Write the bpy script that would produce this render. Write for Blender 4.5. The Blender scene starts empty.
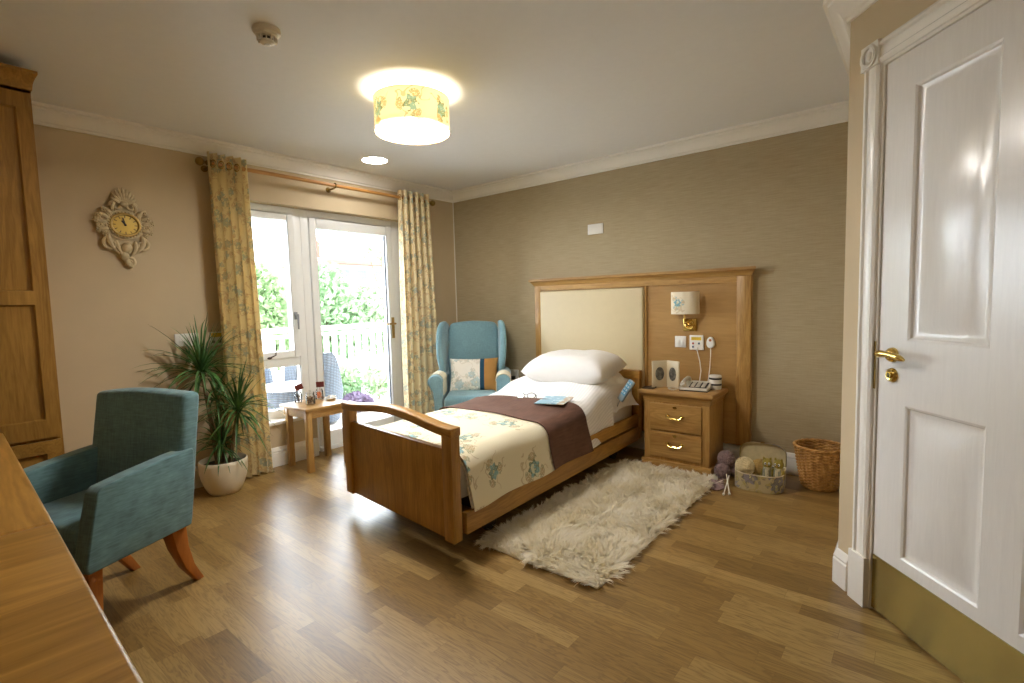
import bpy, bmesh, math, random
from mathutils import Vector, Matrix
from math import sin, cos, pi, radians, sqrt, atan2
random.seed(7)
SC = bpy.context.scene
COL = SC.collection

# ------------------------------------------------------------------ helpers
def lin(h):
    h = h.lstrip('#')
    o = []
    for i in (0, 2, 4):
        c = int(h[i:i+2], 16) / 255
        o.append(c / 12.92 if c <= .04045 else ((c + .055) / 1.055) ** 2.4)
    return (*o, 1.0)

class B:
    """collects shapes in one bmesh"""
    def __init__(s):
        s.bm = bmesh.new()
        s.uv = s.bm.loops.layers.uv.new('UVMap')
    def _faces(s, vs, fs):
        V = [s.bm.verts.new(v) for v in vs]
        out = []
        for f in fs:
            try: out.append(s.bm.faces.new([V[i] for i in f]))
            except ValueError: pass
        return V, out
    def box(s, x0, x1, y0, y1, z0, z1):
        vs = [(x, y, z) for x in (x0, x1) for y in (y0, y1) for z in (z0, z1)]
        s._faces(vs, [(0,1,3,2),(4,6,7,5),(0,4,5,1),(2,3,7,6),(0,2,6,4),(1,5,7,3)])
        return s
    def obox(s, c, ax, ay, az):
        """box from centre and three half-vectors"""
        c, ax, ay, az = map(Vector, (c, ax, ay, az))
        vs = [c + i*ax + j*ay + k*az for i in (-1,1) for j in (-1,1) for k in (-1,1)]
        s._faces(vs, [(0,1,3,2),(4,6,7,5),(0,4,5,1),(2,3,7,6),(0,2,6,4),(1,5,7,3)])
        return s
    def prism(s, poly, axis, a0, a1):
        """poly: 2D points in the two other axes (in x,y,z order)"""
        n = len(poly)
        def mk(p, a):
            l = list(p); l.insert('xyz'.index(axis), a); return tuple(l)
        vs = [mk(p, a0) for p in poly] + [mk(p, a1) for p in poly]
        fs = [tuple(range(n))[::-1], tuple(range(n, 2*n))] + [(i, (i+1) % n, n+(i+1) % n, n+i) for i in range(n)]
        s._faces(vs, fs); return s
    def tube(s, pts, r, n=10, closed=False, cap=True):
        pts = [Vector(p) for p in pts]; m = len(pts)
        rs = r if isinstance(r, (list, tuple)) else [r]*m
        rings = []; up = None
        for i, p in enumerate(pts):
            a = pts[i-1] if (i > 0 or closed) else p
            b = pts[(i+1) % m] if (i < m-1 or closed) else p
            t = (b - a)
            if t.length < 1e-9: t = Vector((0,0,1))
            t.normalize()
            if up is None:
                up = Vector((0,0,1)) if abs(t.z) < .9 else Vector((1,0,0))
            u = up - t*up.dot(t)
            if u.length < 1e-6: u = t.orthogonal()
            u.normalize(); w = t.cross(u); up = u
            rings.append([s.bm.verts.new(p + (u*cos(2*pi*k/n) + w*sin(2*pi*k/n))*rs[i]) for k in range(n)])
        rng = range(m) if closed else range(m-1)
        for i in rng:
            A, C = rings[i], rings[(i+1) % m]
            for k in range(n):
                s.bm.faces.new((A[k], A[(k+1) % n], C[(k+1) % n], C[k]))
        if cap and not closed:
            s.bm.faces.new(rings[0][::-1]); s.bm.faces.new(rings[-1])
        return s
    def cyl(s, p0, p1, r0, r1=None, n=20):
        return s.tube([p0, p1], [r0, r0 if r1 is None else r1], n)
    def lathe(s, prof, c=(0,0,0), n=32, sx=1, sy=1, cap=True):
        c = Vector(c); rings = []
        for r, z in prof:
            rings.append([s.bm.verts.new(c + Vector((r*cos(2*pi*k/n)*sx, r*sin(2*pi*k/n)*sy, z))) for k in range(n)])
        for A, C in zip(rings, rings[1:]):
            for k in range(n):
                s.bm.faces.new((A[k], A[(k+1) % n], C[(k+1) % n], C[k]))
        if cap:
            if prof[0][0] > 1e-5: s.bm.faces.new(rings[0][::-1])
            if prof[-1][0] > 1e-5: s.bm.faces.new(rings[-1])
        return s
    def ball(s, c, r, n=16, m=10):
        if not isinstance(r, (tuple, list)): r = (r, r, r)
        prof = [(max(1e-4, sin(pi*i/m)), -cos(pi*i/m)) for i in range(m+1)]
        c = Vector(c); rings = []
        for a, z in prof:
            rings.append([s.bm.verts.new(c + Vector((a*cos(2*pi*k/n)*r[0], a*sin(2*pi*k/n)*r[1], z*r[2]))) for k in range(n)])
        for A, C in zip(rings, rings[1:]):
            for k in range(n):
                s.bm.faces.new((A[k], A[(k+1) % n], C[(k+1) % n], C[k]))
        return s
    def grid(s, nx, ny, f, uv=None):
        """f(u,v)->pos with u,v in 0..1 ; uv(u,v) in metres"""
        V = [[s.bm.verts.new(f(i/nx, j/ny)) for j in range(ny+1)] for i in range(nx+1)]
        for i in range(nx):
            for j in range(ny):
                q = s.bm.faces.new((V[i][j], V[i+1][j], V[i+1][j+1], V[i][j+1]))
                if uv:
                    for l, (a, b) in zip(q.loops, ((i,j),(i+1,j),(i+1,j+1),(i,j+1))):
                        l[s.uv].uv = uv(a/nx, b/ny)
        return s
    def bevel(s, w, seg=2, ang=30):
        bmesh.ops.remove_doubles(s.bm, verts=s.bm.verts, dist=1e-5)
        bmesh.ops.recalc_face_normals(s.bm, faces=s.bm.faces)
        es = [e for e in s.bm.edges if len(e.link_faces) == 2 and e.calc_face_angle(0) > radians(ang)]
        bmesh.ops.bevel(s.bm, geom=es, offset=w, segments=seg, profile=.5, affect='EDGES', clamp_overlap=True)
        return s
    def move(s, f):
        for v in s.bm.verts: v.co = f(v.co)
        return s
    def thick(s, t):
        bmesh.ops.recalc_face_normals(s.bm, faces=s.bm.faces)
        bmesh.ops.solidify(s.bm, geom=s.bm.faces[:], thickness=t)
        return s
    def obj(s, name, mat, parent=None, bevel=0, seg=2, ang=40, sub=0, label=None, recalc=True, loc=None, rotz=None):
        if bevel: s.bevel(bevel, seg)
        if recalc: bmesh.ops.recalc_face_normals(s.bm, faces=s.bm.faces)
        me = bpy.data.meshes.new(name); s.bm.to_mesh(me); s.bm.free()
        for p in me.polygons: p.use_smooth = True
        me.set_sharp_from_angle(angle=radians(ang))
        me.materials.append(mat)
        o = bpy.data.objects.new(name, me); COL.objects.link(o)
        if parent: o.parent = parent
        if loc: o.location = loc
        if rotz is not None: o.rotation_euler = (0, 0, rotz)
        if sub:
            m = o.modifiers.new('sub', 'SUBSURF'); m.levels = sub; m.render_levels = sub
        if label: o['label'] = label
        return o

def tag(o, label, cat, group=None, kind=None):
    o['label'] = label; o['category'] = cat
    if group: o['group'] = group
    if kind: o['kind'] = kind
    return o
def thing(name, label, cat, loc=(0,0,0), rotz=0, group=None):
    o = bpy.data.objects.new(name, None); COL.objects.link(o)
    o.empty_display_size = .1
    o.location = loc; o.rotation_euler = (0, 0, rotz)
    return tag(o, label, cat, group)
def struct(o):
    o['kind'] = 'structure'; return o
def dup(root, loc, rotz=None, label=None):
    r = root.copy(); COL.objects.link(r); r.location = loc
    if rotz is not None: r.rotation_euler = (0, 0, rotz)
    if label: r['label'] = label
    for ch in list(root.children):
        c = ch.copy(); COL.objects.link(c); c.parent = r
        for g in list(ch.children):
            d = g.copy(); COL.objects.link(d); d.parent = c
    return r
def bez(p0, p1, p2, n=10):
    p0, p1, p2 = map(Vector, (p0, p1, p2))
    return [(1-t)**2*p0 + 2*t*(1-t)*p1 + t*t*p2 for t in [i/n for i in range(n+1)]]
def sm(a, b, x):
    t = min(1, max(0, (x-a)/(b-a))); return t*t*(3-2*t)

# ------------------------------------------------------------------ materials
class NT:
    def __init__(s, name):
        s.m = bpy.data.materials.new(name); s.m.use_nodes = True
        s.t = s.m.node_tree; s.t.nodes.clear()
        s.out = s.n('ShaderNodeOutputMaterial')
    def n(s, typ, **kw):
        nd = s.t.nodes.new(typ)
        for k, v in kw.items():
            if k.startswith('i_'): nd.inputs[k[2:]].default_value = v
            else: setattr(nd, k, v)
        return nd
    def l(s, a, b): s.t.links.new(a, b)
    def math(s, op, a, b=None, c=None, clamp=False):
        nd = s.n('ShaderNodeMath', operation=op, use_clamp=clamp)
        for i, x in enumerate((a, b, c)):
            if x is None: continue
            if isinstance(x, (int, float)): nd.inputs[i].default_value = x
            else: s.l(x, nd.inputs[i])
        return nd.outputs[0]
    def vmath(s, op, a, b=None):
        nd = s.n('ShaderNodeVectorMath', operation=op)
        for i, x in enumerate((a, b)):
            if x is None: continue
            if isinstance(x, tuple): nd.inputs[i].default_value = x
            else: s.l(x, nd.inputs[i])
        return nd
    def coord(s, which='Object', scale=(1,1,1), rot=(0,0,0), loc=(0,0,0)):
        tc = s.n('ShaderNodeTexCoord'); mp = s.n('ShaderNodeMapping')
        mp.inputs['Scale'].default_value = scale; mp.inputs['Rotation'].default_value = rot; mp.inputs['Location'].default_value = loc
        s.l(tc.outputs[which], mp.inputs['Vector']); return mp.outputs[0]
    def noise(s, vec, scale, detail=3, rough=.5, dist=0):
        nd = s.n('ShaderNodeTexNoise'); s.l(vec, nd.inputs['Vector'])
        nd.inputs['Scale'].default_value = scale; nd.inputs['Detail'].default_value = detail
        nd.inputs['Roughness'].default_value = rough; nd.inputs['Distortion'].default_value = dist
        return nd.outputs['Fac']
    def ramp(s, fac, stops, interp='LINEAR'):
        nd = s.n('ShaderNodeValToRGB'); cr = nd.color_ramp; cr.interpolation = interp
        while len(cr.elements) > 1: cr.elements.remove(cr.elements[-1])
        cr.elements[0].position = stops[0][0]; cr.elements[0].color = stops[0][1]
        for p, c in stops[1:]:
            e = cr.elements.new(p); e.color = c
        s.l(fac, nd.inputs[0]); return nd.outputs[0]
    def mix(s, fac, a, b, blend='MIX'):
        nd = s.n('ShaderNodeMix', data_type='RGBA', blend_type=blend)
        for k, x in ((0, fac), (6, a), (7, b)):
            if isinstance(x, (int, float)): nd.inputs[k].default_value = x
            elif isinstance(x, tuple): nd.inputs[k].default_value = x
            else: s.l(x, nd.inputs[k])
        return nd.outputs[2]
    def bsdf(s, col, rough=.5, metal=0, spec=.5, bump=None, bstr=.2, bdist=.01, **kw):
        b = s.n('ShaderNodeBsdfPrincipled')
        for k, x in (('Base Color', col), ('Roughness', rough), ('Metallic', metal), ('Specular IOR Level', spec)):
            if isinstance(x, (int, float, tuple)): b.inputs[k].default_value = x
            else: s.l(x, b.inputs[k])
        for k, v in kw.items(): b.inputs[k.replace('_', ' ')].default_value = v
        if bump is not None:
            bn = s.n('ShaderNodeBump'); bn.inputs['Strength'].default_value = bstr; bn.inputs['Distance'].default_value = bdist
            s.l(bump, bn.inputs['Height']); s.l(bn.outputs[0], b.inputs['Normal'])
        s.l(b.outputs[0], s.out.inputs['Surface']); return b

def plain(name, h, rough=.5, metal=0, spec=.5, var=.04, scale=20, bstr=0, **kw):
    t = NT(name); c = lin(h)
    v = t.coord(); f = t.noise(v, scale, 3)
    d = tuple(x*(1-var) for x in c[:3]) + (1,); e = tuple(min(1, x*(1+var)) for x in c[:3]) + (1,)
    col = t.ramp(f, [(.3, d), (.7, e)])
    t.bsdf(col, rough, metal, spec, bump=f if bstr else None, bstr=bstr, **kw)
    return t.m

def wood(name, dark, light, axis='x', rough=.38, s=1.0, ring=.35):
    t = NT(name)
    sc = {'x': (.9, 9, 9), 'y': (9, .9, 9), 'z': (9, 9, .9)}[axis]
    v = t.coord('Object', tuple(k*s for k in sc))
    n1 = t.noise(v, 1.3, 4, .55, .6)
    fine = t.noise(t.coord('Object', tuple(k*s*4 for k in sc)), 3, 4, .65)
    bands = t.math('FRACT', t.math('MULTIPLY', n1, 9.0))
    bands = t.math('ABSOLUTE', t.math('SUBTRACT', bands, .5))
    a = t.math('ADD', t.math('MULTIPLY', n1, 1-ring), t.math('MULTIPLY', bands, ring))
    a = t.math('ADD', t.math('MULTIPLY', a, .7), t.math('MULTIPLY', fine, .3))
    D, L = lin(dark), lin(light)
    M = tuple((p+q)/2 for p, q in zip(D, L))
    col = t.ramp(a, [(.22, D), (.45, M), (.68, L)])
    t.bsdf(col, rough, bump=fine, bstr=.08, bdist=.004)
    return t.m

def fabric(name, h, var=.12, scale=260, rough=.95, sheen=.3, slub=True):
    t = NT(name); c = lin(h)
    a = t.noise(t.coord('Object', (scale, scale*.12, scale*.12)), 1, 2)
    b = t.noise(t.coord('Object', (scale*.12, scale*.12, scale)), 1, 2)
    f = t.math('MULTIPLY', t.math('ADD', a, b), .5)
    g = t.noise(t.coord(), 5, 3)
    f = t.math('ADD', t.math('MULTIPLY', f, .8), t.math('MULTIPLY', g, .2))
    d = tuple(x*(1-var*2) for x in c[:3]) + (1,); e = tuple(min(1, x*(1+var*2)) for x in c[:3]) + (1,)
    col = t.ramp(f, [(.35, d), (.65, e)])
    t.bsdf(col, rough, spec=.15, bump=f, bstr=.25, bdist=.003, Sheen_Weight=sheen)
    return t.m

def floral_color(t, vec, bg, scale=4.0, R=.085, pal=('6f7a4a', '7fa5a5', '4e5f52', 'b08a50'), jitter=.75, leafs=True, soft=.88):
    """embroidered flowers: vec in metres; returns a colour socket"""
    vor = t.n('ShaderNodeTexVoronoi', voronoi_dimensions='2D', feature='F1')
    vor.inputs['Scale'].default_value = scale; vor.inputs['Randomness'].default_value = jitter
    t.l(vec, vor.inputs['Vector'])
    loc = t.vmath('SUBTRACT', vec, vor.outputs['Position']).outputs[0]
    sp = t.n('ShaderNodeSeparateXYZ'); t.l(loc, sp.inputs[0])
    cs = t.n('ShaderNodeSeparateColor'); t.l(vor.outputs['Color'], cs.inputs[0])
    ang = t.math('ARCTAN2', sp.outputs[1], sp.outputs[0])
    ang = t.math('ADD', ang, t.math('MULTIPLY', cs.outputs[0], 6.28))
    r = t.math('SQRT', t.math('ADD', t.math('MULTIPLY', sp.outputs[0], sp.outputs[0]), t.math('MULTIPLY', sp.outputs[1], sp.outputs[1])))
    size = t.math('ADD', .6, t.math('MULTIPLY', cs.outputs[1], .5))
    pet = t.math('ADD', 1.0, t.math('MULTIPLY', t.math('SINE', t.math('MULTIPLY', ang, 7.0)), .14))
    rn = t.math('DIVIDE', r, t.math('MULTIPLY', t.math('MULTIPLY', size, pet), R))
    nz = t.noise(vec, 130, 2, .6)
    rj = t.math('ADD', rn, t.math('MULTIPLY', t.math('SUBTRACT', nz, .5), .35))
    A, T, K, G = (lin(x) for x in pal)
    base = lin(bg) if isinstance(bg, str) else bg
    flower = t.ramp(rj, [(0, G), (.16, lin('e8dcb0')), (.26, K), (.36, T), (.55, A), (.62, T), (.8, K), (.93, A), (1.0, A)])
    st = t.n('ShaderNodeTexVoronoi', voronoi_dimensions='2D', feature='F1'); st.inputs['Scale'].default_value = 2.6/R; t.l(vec, st.inputs['Vector'])
    sg = t.n('ShaderNodeSeparateColor'); t.l(st.outputs['Color'], sg.inputs[0])
    flower = t.mix(t.math('GREATER_THAN', sg.outputs[0], .62), flower, T)
    flower = t.mix(t.math('GREATER_THAN', sg.outputs[1], .78), flower, base)
    flower = t.mix(t.math('MULTIPLY', t.math('LESS_THAN', st.outputs['Distance'], .12), .8), flower, base)
    fm = t.math('LESS_THAN', rj, .98)
    out = base
    if leafs:
        # leaves: narrow ellipses around each flower, three to a flower, and stem curls from noise contours
        l3 = t.math('ABSOLUTE', t.math('SINE', t.math('MULTIPLY', ang, 1.5)))
        rr = t.math('DIVIDE', r, t.math('MULTIPLY', size, R))
        lm = t.math('MULTIPLY', t.math('GREATER_THAN', l3, t.math('ADD', .62, t.math('MULTIPLY', t.math('ABSOLUTE', t.math('SUBTRACT', rr, 1.45)), .75))), t.math('LESS_THAN', rr, 2.0))
        lc = t.mix(t.math('GREATER_THAN', t.math('ADD', l3, t.math('MULTIPLY', nz, .25)), 1.07), A, G)
        out = t.mix(t.math('MULTIPLY', t.math('MULTIPLY', lm, .8), t.math('GREATER_THAN', nz, .44)), out, lc)
        cn = t.noise(vec, 7.5, 2, .5)
        cm = t.math('LESS_THAN', t.math('ABSOLUTE', t.math('SUBTRACT', cn, .5)), .012)
        cm = t.math('MULTIPLY', cm, t.math('LESS_THAN', rr, 2.7))
        out = t.mix(t.math('MULTIPLY', cm, .6), out, G)
    tint = t.mix(cs.outputs[2], (.75, .75, .62, 1), (.7, .95, 1.05, 1))
    flower = t.mix(.55, flower, t.mix(1.0, flower, tint, 'MULTIPLY'))
    return t.mix(soft, base, t.mix(fm, out, flower))

def floral(name, bg, which='UV', scale=4, R=.085, rot=0, rough=.85, sheen=.2, transl=0, off=(0,0,0), **kw):
    t = NT(name)
    v = t.coord(which, (1,1,1), (0,0,rot), off)
    c = floral_color(t, v, bg, scale, R, **kw)
    w = t.noise(v, 350, 2)
    b = t.bsdf(c, rough, spec=.15, bump=w, bstr=.15, bdist=.003, Sheen_Weight=sheen)
    if transl:
        tr = t.n('ShaderNodeBsdfTranslucent'); t.l(c, tr.inputs[0])
        mx = t.n('ShaderNodeMixShader'); mx.inputs[0].default_value = transl
        t.l(b.outputs[0], mx.inputs[1]); t.l(tr.outputs[0], mx.inputs[2]); t.l(mx.outputs[0], t.out.inputs[0])
    return t.m

def emit(name, h, strength):
    t = NT(name); e = t.n('ShaderNodeEmission'); e.inputs[0].default_value = lin(h); e.inputs[1].default_value = strength
    t.l(e.outputs[0], t.out.inputs[0]); return t.m

OAKX = wood('oak_along_x', '875c28', 'cca562', 'x')
OAKY = wood('oak_along_y', '875c28', 'cca562', 'y')
OAKZ = wood('oak_along_z', '875c28', 'cca562', 'z')
BEDX = wood('bed_oak_along_x', '845a22', 'c8994a', 'x')
BEDY = wood('bed_oak_along_y', '845a22', 'c8994a', 'y')
BEDZ = wood('bed_oak_along_z', '845a22', 'c8994a', 'z')
VENX = wood('veneer_along_x', '98713c', 'bd965a', 'x', .45, .7, .2)
WARZ = wood('wardrobe_oak_upright', '7c561e', 'c4974a', 'z')
WARY = wood('wardrobe_oak_level', '7c561e', 'c4974a', 'y')
DESK = wood('desk_oak', '8a6226', 'd4a254', 'x', .3, .55, .4)
DESK2 = wood('drawer_top_oak', '8a6226', 'd4a254', 'y', .3, .55, .4)
ORANGE = wood('varnished_beech', '9c5a22', 'c67a34', 'z', .35, 1, .15)
WHITE = plain('white_gloss_paint', 'f2f0ea', .22, var=.01)
DOORW = plain('door_white_gloss', 'e6e4e0', .18, var=.01)
UPVC = plain('white_upvc', 'eef0f0', .3, var=.01)
PLAST = plain('white_plastic', 'eceae2', .35, var=.01)
PLASTC = plain('cream_plastic', 'ded6c2', .4, var=.02)
BRASS = plain('polished_brass', 'dcc070', .18, 1, var=.04)
BRASSD = plain('antique_brass', '8c7440', .35, 1, var=.1)
CHROME = plain('satin_steel', 'b8b8b4', .25, 1)
BLACK = plain('black_plastic', '1c1b1a', .4)
DARK = plain('dark_rubber', '2a2724', .7)
CEIL = plain('ceiling_paint', 'e9eaea', .9, var=.01)
LEFTP = plain('beige_wall_paint', 'cbb999', .85, var=.02, scale=6)
# lighting levels
LAMP_E, BULB, DOWN_E, SKY, EXPO = 30.0, 2.3, 24.0, 6.2, 1.55
LAMP_U = -.03
# ------------------------------------------------------------------ camera
CAMP = (3.9125, -3.8518, 1.2289)
def make_camera():
    yaw, pitch, roll = .6861, -.0760, -.0258
    f = Vector((-sin(yaw)*cos(pitch), cos(yaw)*cos(pitch), sin(pitch)))
    r = Vector((cos(yaw), sin(yaw), 0)); u = r.cross(f)
    r2 = r*cos(roll) + u*sin(roll); u2 = -r*sin(roll) + u*cos(roll)
    cam = bpy.data.cameras.new('camera'); cam.sensor_width = 36; cam.lens = 506.3/1024*36; cam.clip_start = .02
    o = bpy.data.objects.new('camera', cam); COL.objects.link(o)
    m = Matrix((r2, u2, -f)).transposed().to_4x4(); m.translation = Vector(CAMP)
    o.matrix_world = m; SC.camera = o
make_camera()

# ------------------------------------------------------------------ room shell
H = 2.4
AX, AY = 3.65, -1.367                      # outer corner of the door wall
DV = Vector((.65, -.76, 0)).normalized()
DROT = atan2(DV.y, DV.x)
YF = -4.3
DEND = 1.9
DX, DY = AX + DV.x*DEND, AY + DV.y*DEND

def floor_mat():
    t = NT('oak_strip_vinyl')
    v = t.coord('Object')
    br = t.n('ShaderNodeTexBrick', offset=.37, offset_frequency=2, squash=1.35, squash_frequency=3)
    for k, x in (('Color1', (0,0,0,1)), ('Color2', (1,1,1,1)), ('Mortar', (.5,.5,.5,1)), ('Scale', 1.0), ('Mortar Size', .0006), ('Mortar Smooth', .3), ('Bias', 0.0), ('Brick Width', .37), ('Row Height', .078)):
        br.inputs[k].default_value = x
    t.l(v, br.inputs['Vector'])
    g = t.n('ShaderNodeSeparateColor'); t.l(br.outputs['Color'], g.inputs[0])
    rnd = g.outputs[0]
    cb = t.n('ShaderNodeCombineXYZ'); t.l(t.math('MULTIPLY', rnd, 37.0), cb.inputs[0]); t.l(t.math('MULTIPLY', rnd, 91.0), cb.inputs[1]); t.l(t.math('MULTIPLY', rnd, 13.0), cb.inputs[2])
    vv = t.vmath('ADD', v, cb.outputs[0]).outputs[0]
    mp = t.n('ShaderNodeMapping'); mp.inputs['Scale'].default_value = (2.2, 20, 1); t.l(vv, mp.inputs[0])
    n1 = t.noise(mp.outputs[0], 1.1, 4, .55, .8)
    mp2 = t.n('ShaderNodeMapping'); mp2.inputs['Scale'].default_value = (9, 190, 1); t.l(vv, mp2.inputs[0])
    n2 = t.noise(mp2.outputs[0], 1.0, 4, .6)
    bands = t.math('ABSOLUTE', t.math('SUBTRACT', t.math('FRACT', t.math('MULTIPLY', n1, 8.0)), .5))
    grain = t.math('ADD', t.math('MULTIPLY', bands, .55), t.math('MULTIPLY', n2, .6))
    tone = t.ramp(rnd, [(0, lin('806436')), (.3, lin('917341')), (.6, lin('997b47')), (1, lin('ab8e59'))])
    gr = t.ramp(grain, [(.2, (.52,.47,.40,1)), (.48, (.95,.94,.91,1)), (.75, (1.12,1.11,1.08,1))])
    col = t.mix(.9, tone, gr, 'MULTIPLY')
    col = t.mix(t.math('MULTIPLY', br.outputs['Fac'], .45), col, lin('5c4526'))
    rg = t.math('ADD', .27, t.math('MULTIPLY', n2, .14))
    t.bsdf(col, rg, spec=.6, bump=t.math('SUBTRACT', n2, br.outputs['Fac']), bstr=.06, bdist=.003)
    return t.m
def weave_paper():
    t = NT('woven_wallpaper')
    a = t.noise(t.coord('Object', (7, 7, 160)), 1, 4, .65)
    b = t.noise(t.coord('Object', (120, 120, 12)), 1, 2, .5)
    c = t.noise(t.coord(), 1.6, 2)
    f = t.math('ADD', t.math('MULTIPLY', a, .88), t.math('MULTIPLY', b, .12))
    col = t.ramp(f, [(.33, lin('a69879')), (.5, lin('b1a385')), (.68, lin('bbad8f'))])
    col = t.mix(.12, col, t.ramp(c, [(.3, lin('968869')), (.7, lin('b8aa8a'))]))
    t.bsdf(col, .85, spec=.2, bump=f, bstr=.25, bdist=.004)
    return t.m
def glass_mat():
    t = NT('clear_glass')
    tr = t.n('ShaderNodeBsdfTransparent'); gl = t.n('ShaderNodeBsdfGlossy'); gl.inputs['Roughness'].default_value = .02
    fr = t.n('ShaderNodeFresnel'); fr.inputs[0].default_value = 1.3
    mx = t.n('ShaderNodeMixShader'); t.l(fr.outputs[0], mx.inputs[0]); t.l(tr.outputs[0], mx.inputs[1]); t.l(gl.outputs[0], mx.inputs[2])
    t.l(mx.outputs[0], t.out.inputs[0]); return t.m
GLASS = glass_mat()
FLOORM = floor_mat(); PAPER = weave_paper()

struct(B().prism([(-.17, YF), (-.17, 0), (AX+.1, 0), (AX+.1, AY+.03), (AX+.2, AY+.03), (DX+.25, DY-.05), (DX+.25, YF)], 'z', -.06, 0).obj('floor', FLOORM))
struct(B().prism([(-.3, YF-.15), (-.3, .15), (5.3, .15), (5.3, YF-.15)], 'z', H, H+.1).obj('ceiling', CEIL))
OY0, OY1, OYM, SILL, HEAD = -2.30, -.64, -1.67, .335, 2.042
w = B()
w.box(-.28, 0, YF-.15, OY0, -.06, H).box(-.28, 0, OY0, OY1, HEAD, H).box(-.28, 0, OY0, OYM, -.06, SILL).box(-.28, 0, OY1, .15, -.06, H)
struct(w.obj('wall_left', LEFTP))
struct(B().box(0, AX+.1, 0, .15, -.06, H).obj('wall_back', PAPER))
struct(B().box(AX, AX+.1, AY+.06, 0, -.06, H).obj('wall_right', LEFTP))
struct(B().box(-.28, 5.3, YF-.15, YF, -.06, H).obj('wall_front', LEFTP))
struct(B().box(DX, DX+.15, YF, DY+.05, -.06, H).obj('wall_entry', LEFTP))

DL = (AX, AY, 0)
D0, D1, DH = .195, 1.175, 2.05
def molding(path, prof):
    """sweep (distance from wall, z) along a path; the room is on its right"""
    P = [Vector((*p, 0)) for p in path]; N = []
    for a, b in zip(P, P[1:]):
        d = (b-a).normalized(); N.append(Vector((d.y, -d.x, 0)))
    b = B(); rings = []
    for i, p in enumerate(P):
        if i == 0: o = N[0]
        elif i == len(P)-1: o = N[-1]
        else: o = (N[i-1]+N[i])/(1+N[i-1].dot(N[i]))
        rings.append([b.bm.verts.new(p + o*d + Vector((0,0,z))) for d, z in prof])
    n = len(prof)
    for A, C in zip(rings, rings[1:]):
        for k in range(n): b.bm.faces.new((A[k], A[(k+1) % n], C[(k+1) % n], C[k]))
    b.bm.faces.new(rings[0]); b.bm.faces.new(rings[-1][::-1])
    return b
CORN = [(0,H), (0,H-.1), (.012,H-.1), (.014,H-.088), (.026,H-.082), (.036,H-.062), (.054,H-.042), (.074,H-.032), (.078,H-.022), (.092,H-.018), (.092,H)]
struct(molding([(0, YF), (0, 0), (AX, 0), (AX, AY), (DX, DY), (DX, YF), (0, YF)], CORN).obj('trim_1', plain('cornice_paint', 'efece4', .6, var=.01), ang=25))
SK = [(0,0), (.018,0), (.018,.105), (.014,.112), (.016,.12), (.011,.132), (.006,.145), (0,.15)]
struct(molding([(0, YF), (0, OYM-.005)], SK).obj('baseboard_left', WHITE, ang=25))
struct(molding([(0, OY1+.005), (0, 0), (AX, 0), (AX, AY), (AX+DV.x*.075, AY+DV.y*.075)], SK).obj('baseboard_back', WHITE, ang=25))
struct(B().box(.0, .007, -.007, 0, .15, H-.1).obj('trim_2', WHITE))

# panelled fronts: local x across, z up, looking from -y
def panelled(b, xs, zs, cells, yf, thick, levels):
    for i in range(len(xs)-1):
        for j in range(len(zs)-1):
            x0, x1, z0, z1 = xs[i], xs[i+1], zs[j], zs[j+1]
            if (i, j) not in cells:
                b.box(x0, x1, yf, yf+thick, z0, z1); continue
            rings = []
            for ins, y in levels:
                rings.append([b.bm.verts.new(p) for p in ((x0+ins, yf+y, z0+ins), (x1-ins, yf+y, z0+ins), (x1-ins, yf+y, z1-ins), (x0+ins, yf+y, z1-ins))])
            for A, C in zip(rings, rings[1:]):
                for k in range(4): b.bm.faces.new((A[k], A[(k+1) % 4], C[(k+1) % 4], C[k]))
            b.bm.faces.new(rings[-1])
            bk = [b.bm.verts.new(p) for p in ((x0, yf+thick, z0), (x1, yf+thick, z0), (x1, yf+thick, z1), (x0, yf+thick, z1))]
            b.bm.faces.new(bk[::-1])
    return b

# ---- door wall and door (local frame: x along the wall, room at y < 0)
def dobj(b, name, mat, parent=None, **kw):
    if parent: return b.obj(name, mat, parent, **kw)
    return b.obj(name, mat, loc=DL, rotz=DROT, **kw)
struct(dobj(B().box(0, D0-.02, 0, .12, -.06, H).box(D1+.02, DEND+.1, 0, .12, -.06, H).box(D0-.02, D1+.02, 0, .12, DH+.02, H), 'wall_door', LEFTP))
struct(B().box(D0-.1, D1+.1, .12, .2, -.06, H).obj('hidden_light_block', LEFTP, loc=DL, rotz=DROT))  # unseen slab added behind the door to stop sky light leaking under it
def cas_prof(w):  # architrave cross-section: (along, out)
    return [(0,0), (0,-.014), (.01,-.02), (.018,-.02), (.024,-.013), (.034,-.016), (w-.034,-.016), (w-.024,-.013), (w-.018,-.02), (w-.01,-.02), (w,-.014), (w,0)]
cw = .08
c = B()
for x0 in (D0-.012-cw, D1+.012):
    c.prism([(x0+a, o) for a, o in cas_prof(cw)], 'z', .2, DH+.01)
    c.box(x0-.004, x0+cw+.004, -.026, 0, 0, .2)
c.prism([(o, DH+.012+a) for a, o in cas_prof(cw)], 'x', D0-.012, D1+.012)
struct(dobj(c, 'trim_3', WHITE, ang=25))
c = B()
for x0 in (D0-.012-cw, D1+.012):
    c.box(x0-.003, x0+cw+.003, -.026, 0, DH+.01, DH+.012+cw+.004)
    cx, cz = x0+cw/2, DH+.012+cw/2
    for r, y in ((.038, -.028), (.03, -.031)):
        pts = [(cx+r*cos(a), y, cz+r*sin(a)) for a in [2*pi*k/28 for k in range(28)]]
        c.tube(pts, .005, 6, closed=True)
    c.ball((cx, -.026, cz), (.016, .008, .016), 14, 8)
struct(dobj(c, 'trim_4', WHITE))
c = B().box(D0-.02, D0-.002, -.004, .12, 0, DH+.02).box(D1+.002, D1+.02, -.004, .12, 0, DH+.02).box(D0-.002, D1+.002, -.004, .12, DH+.002, DH+.02)
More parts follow.
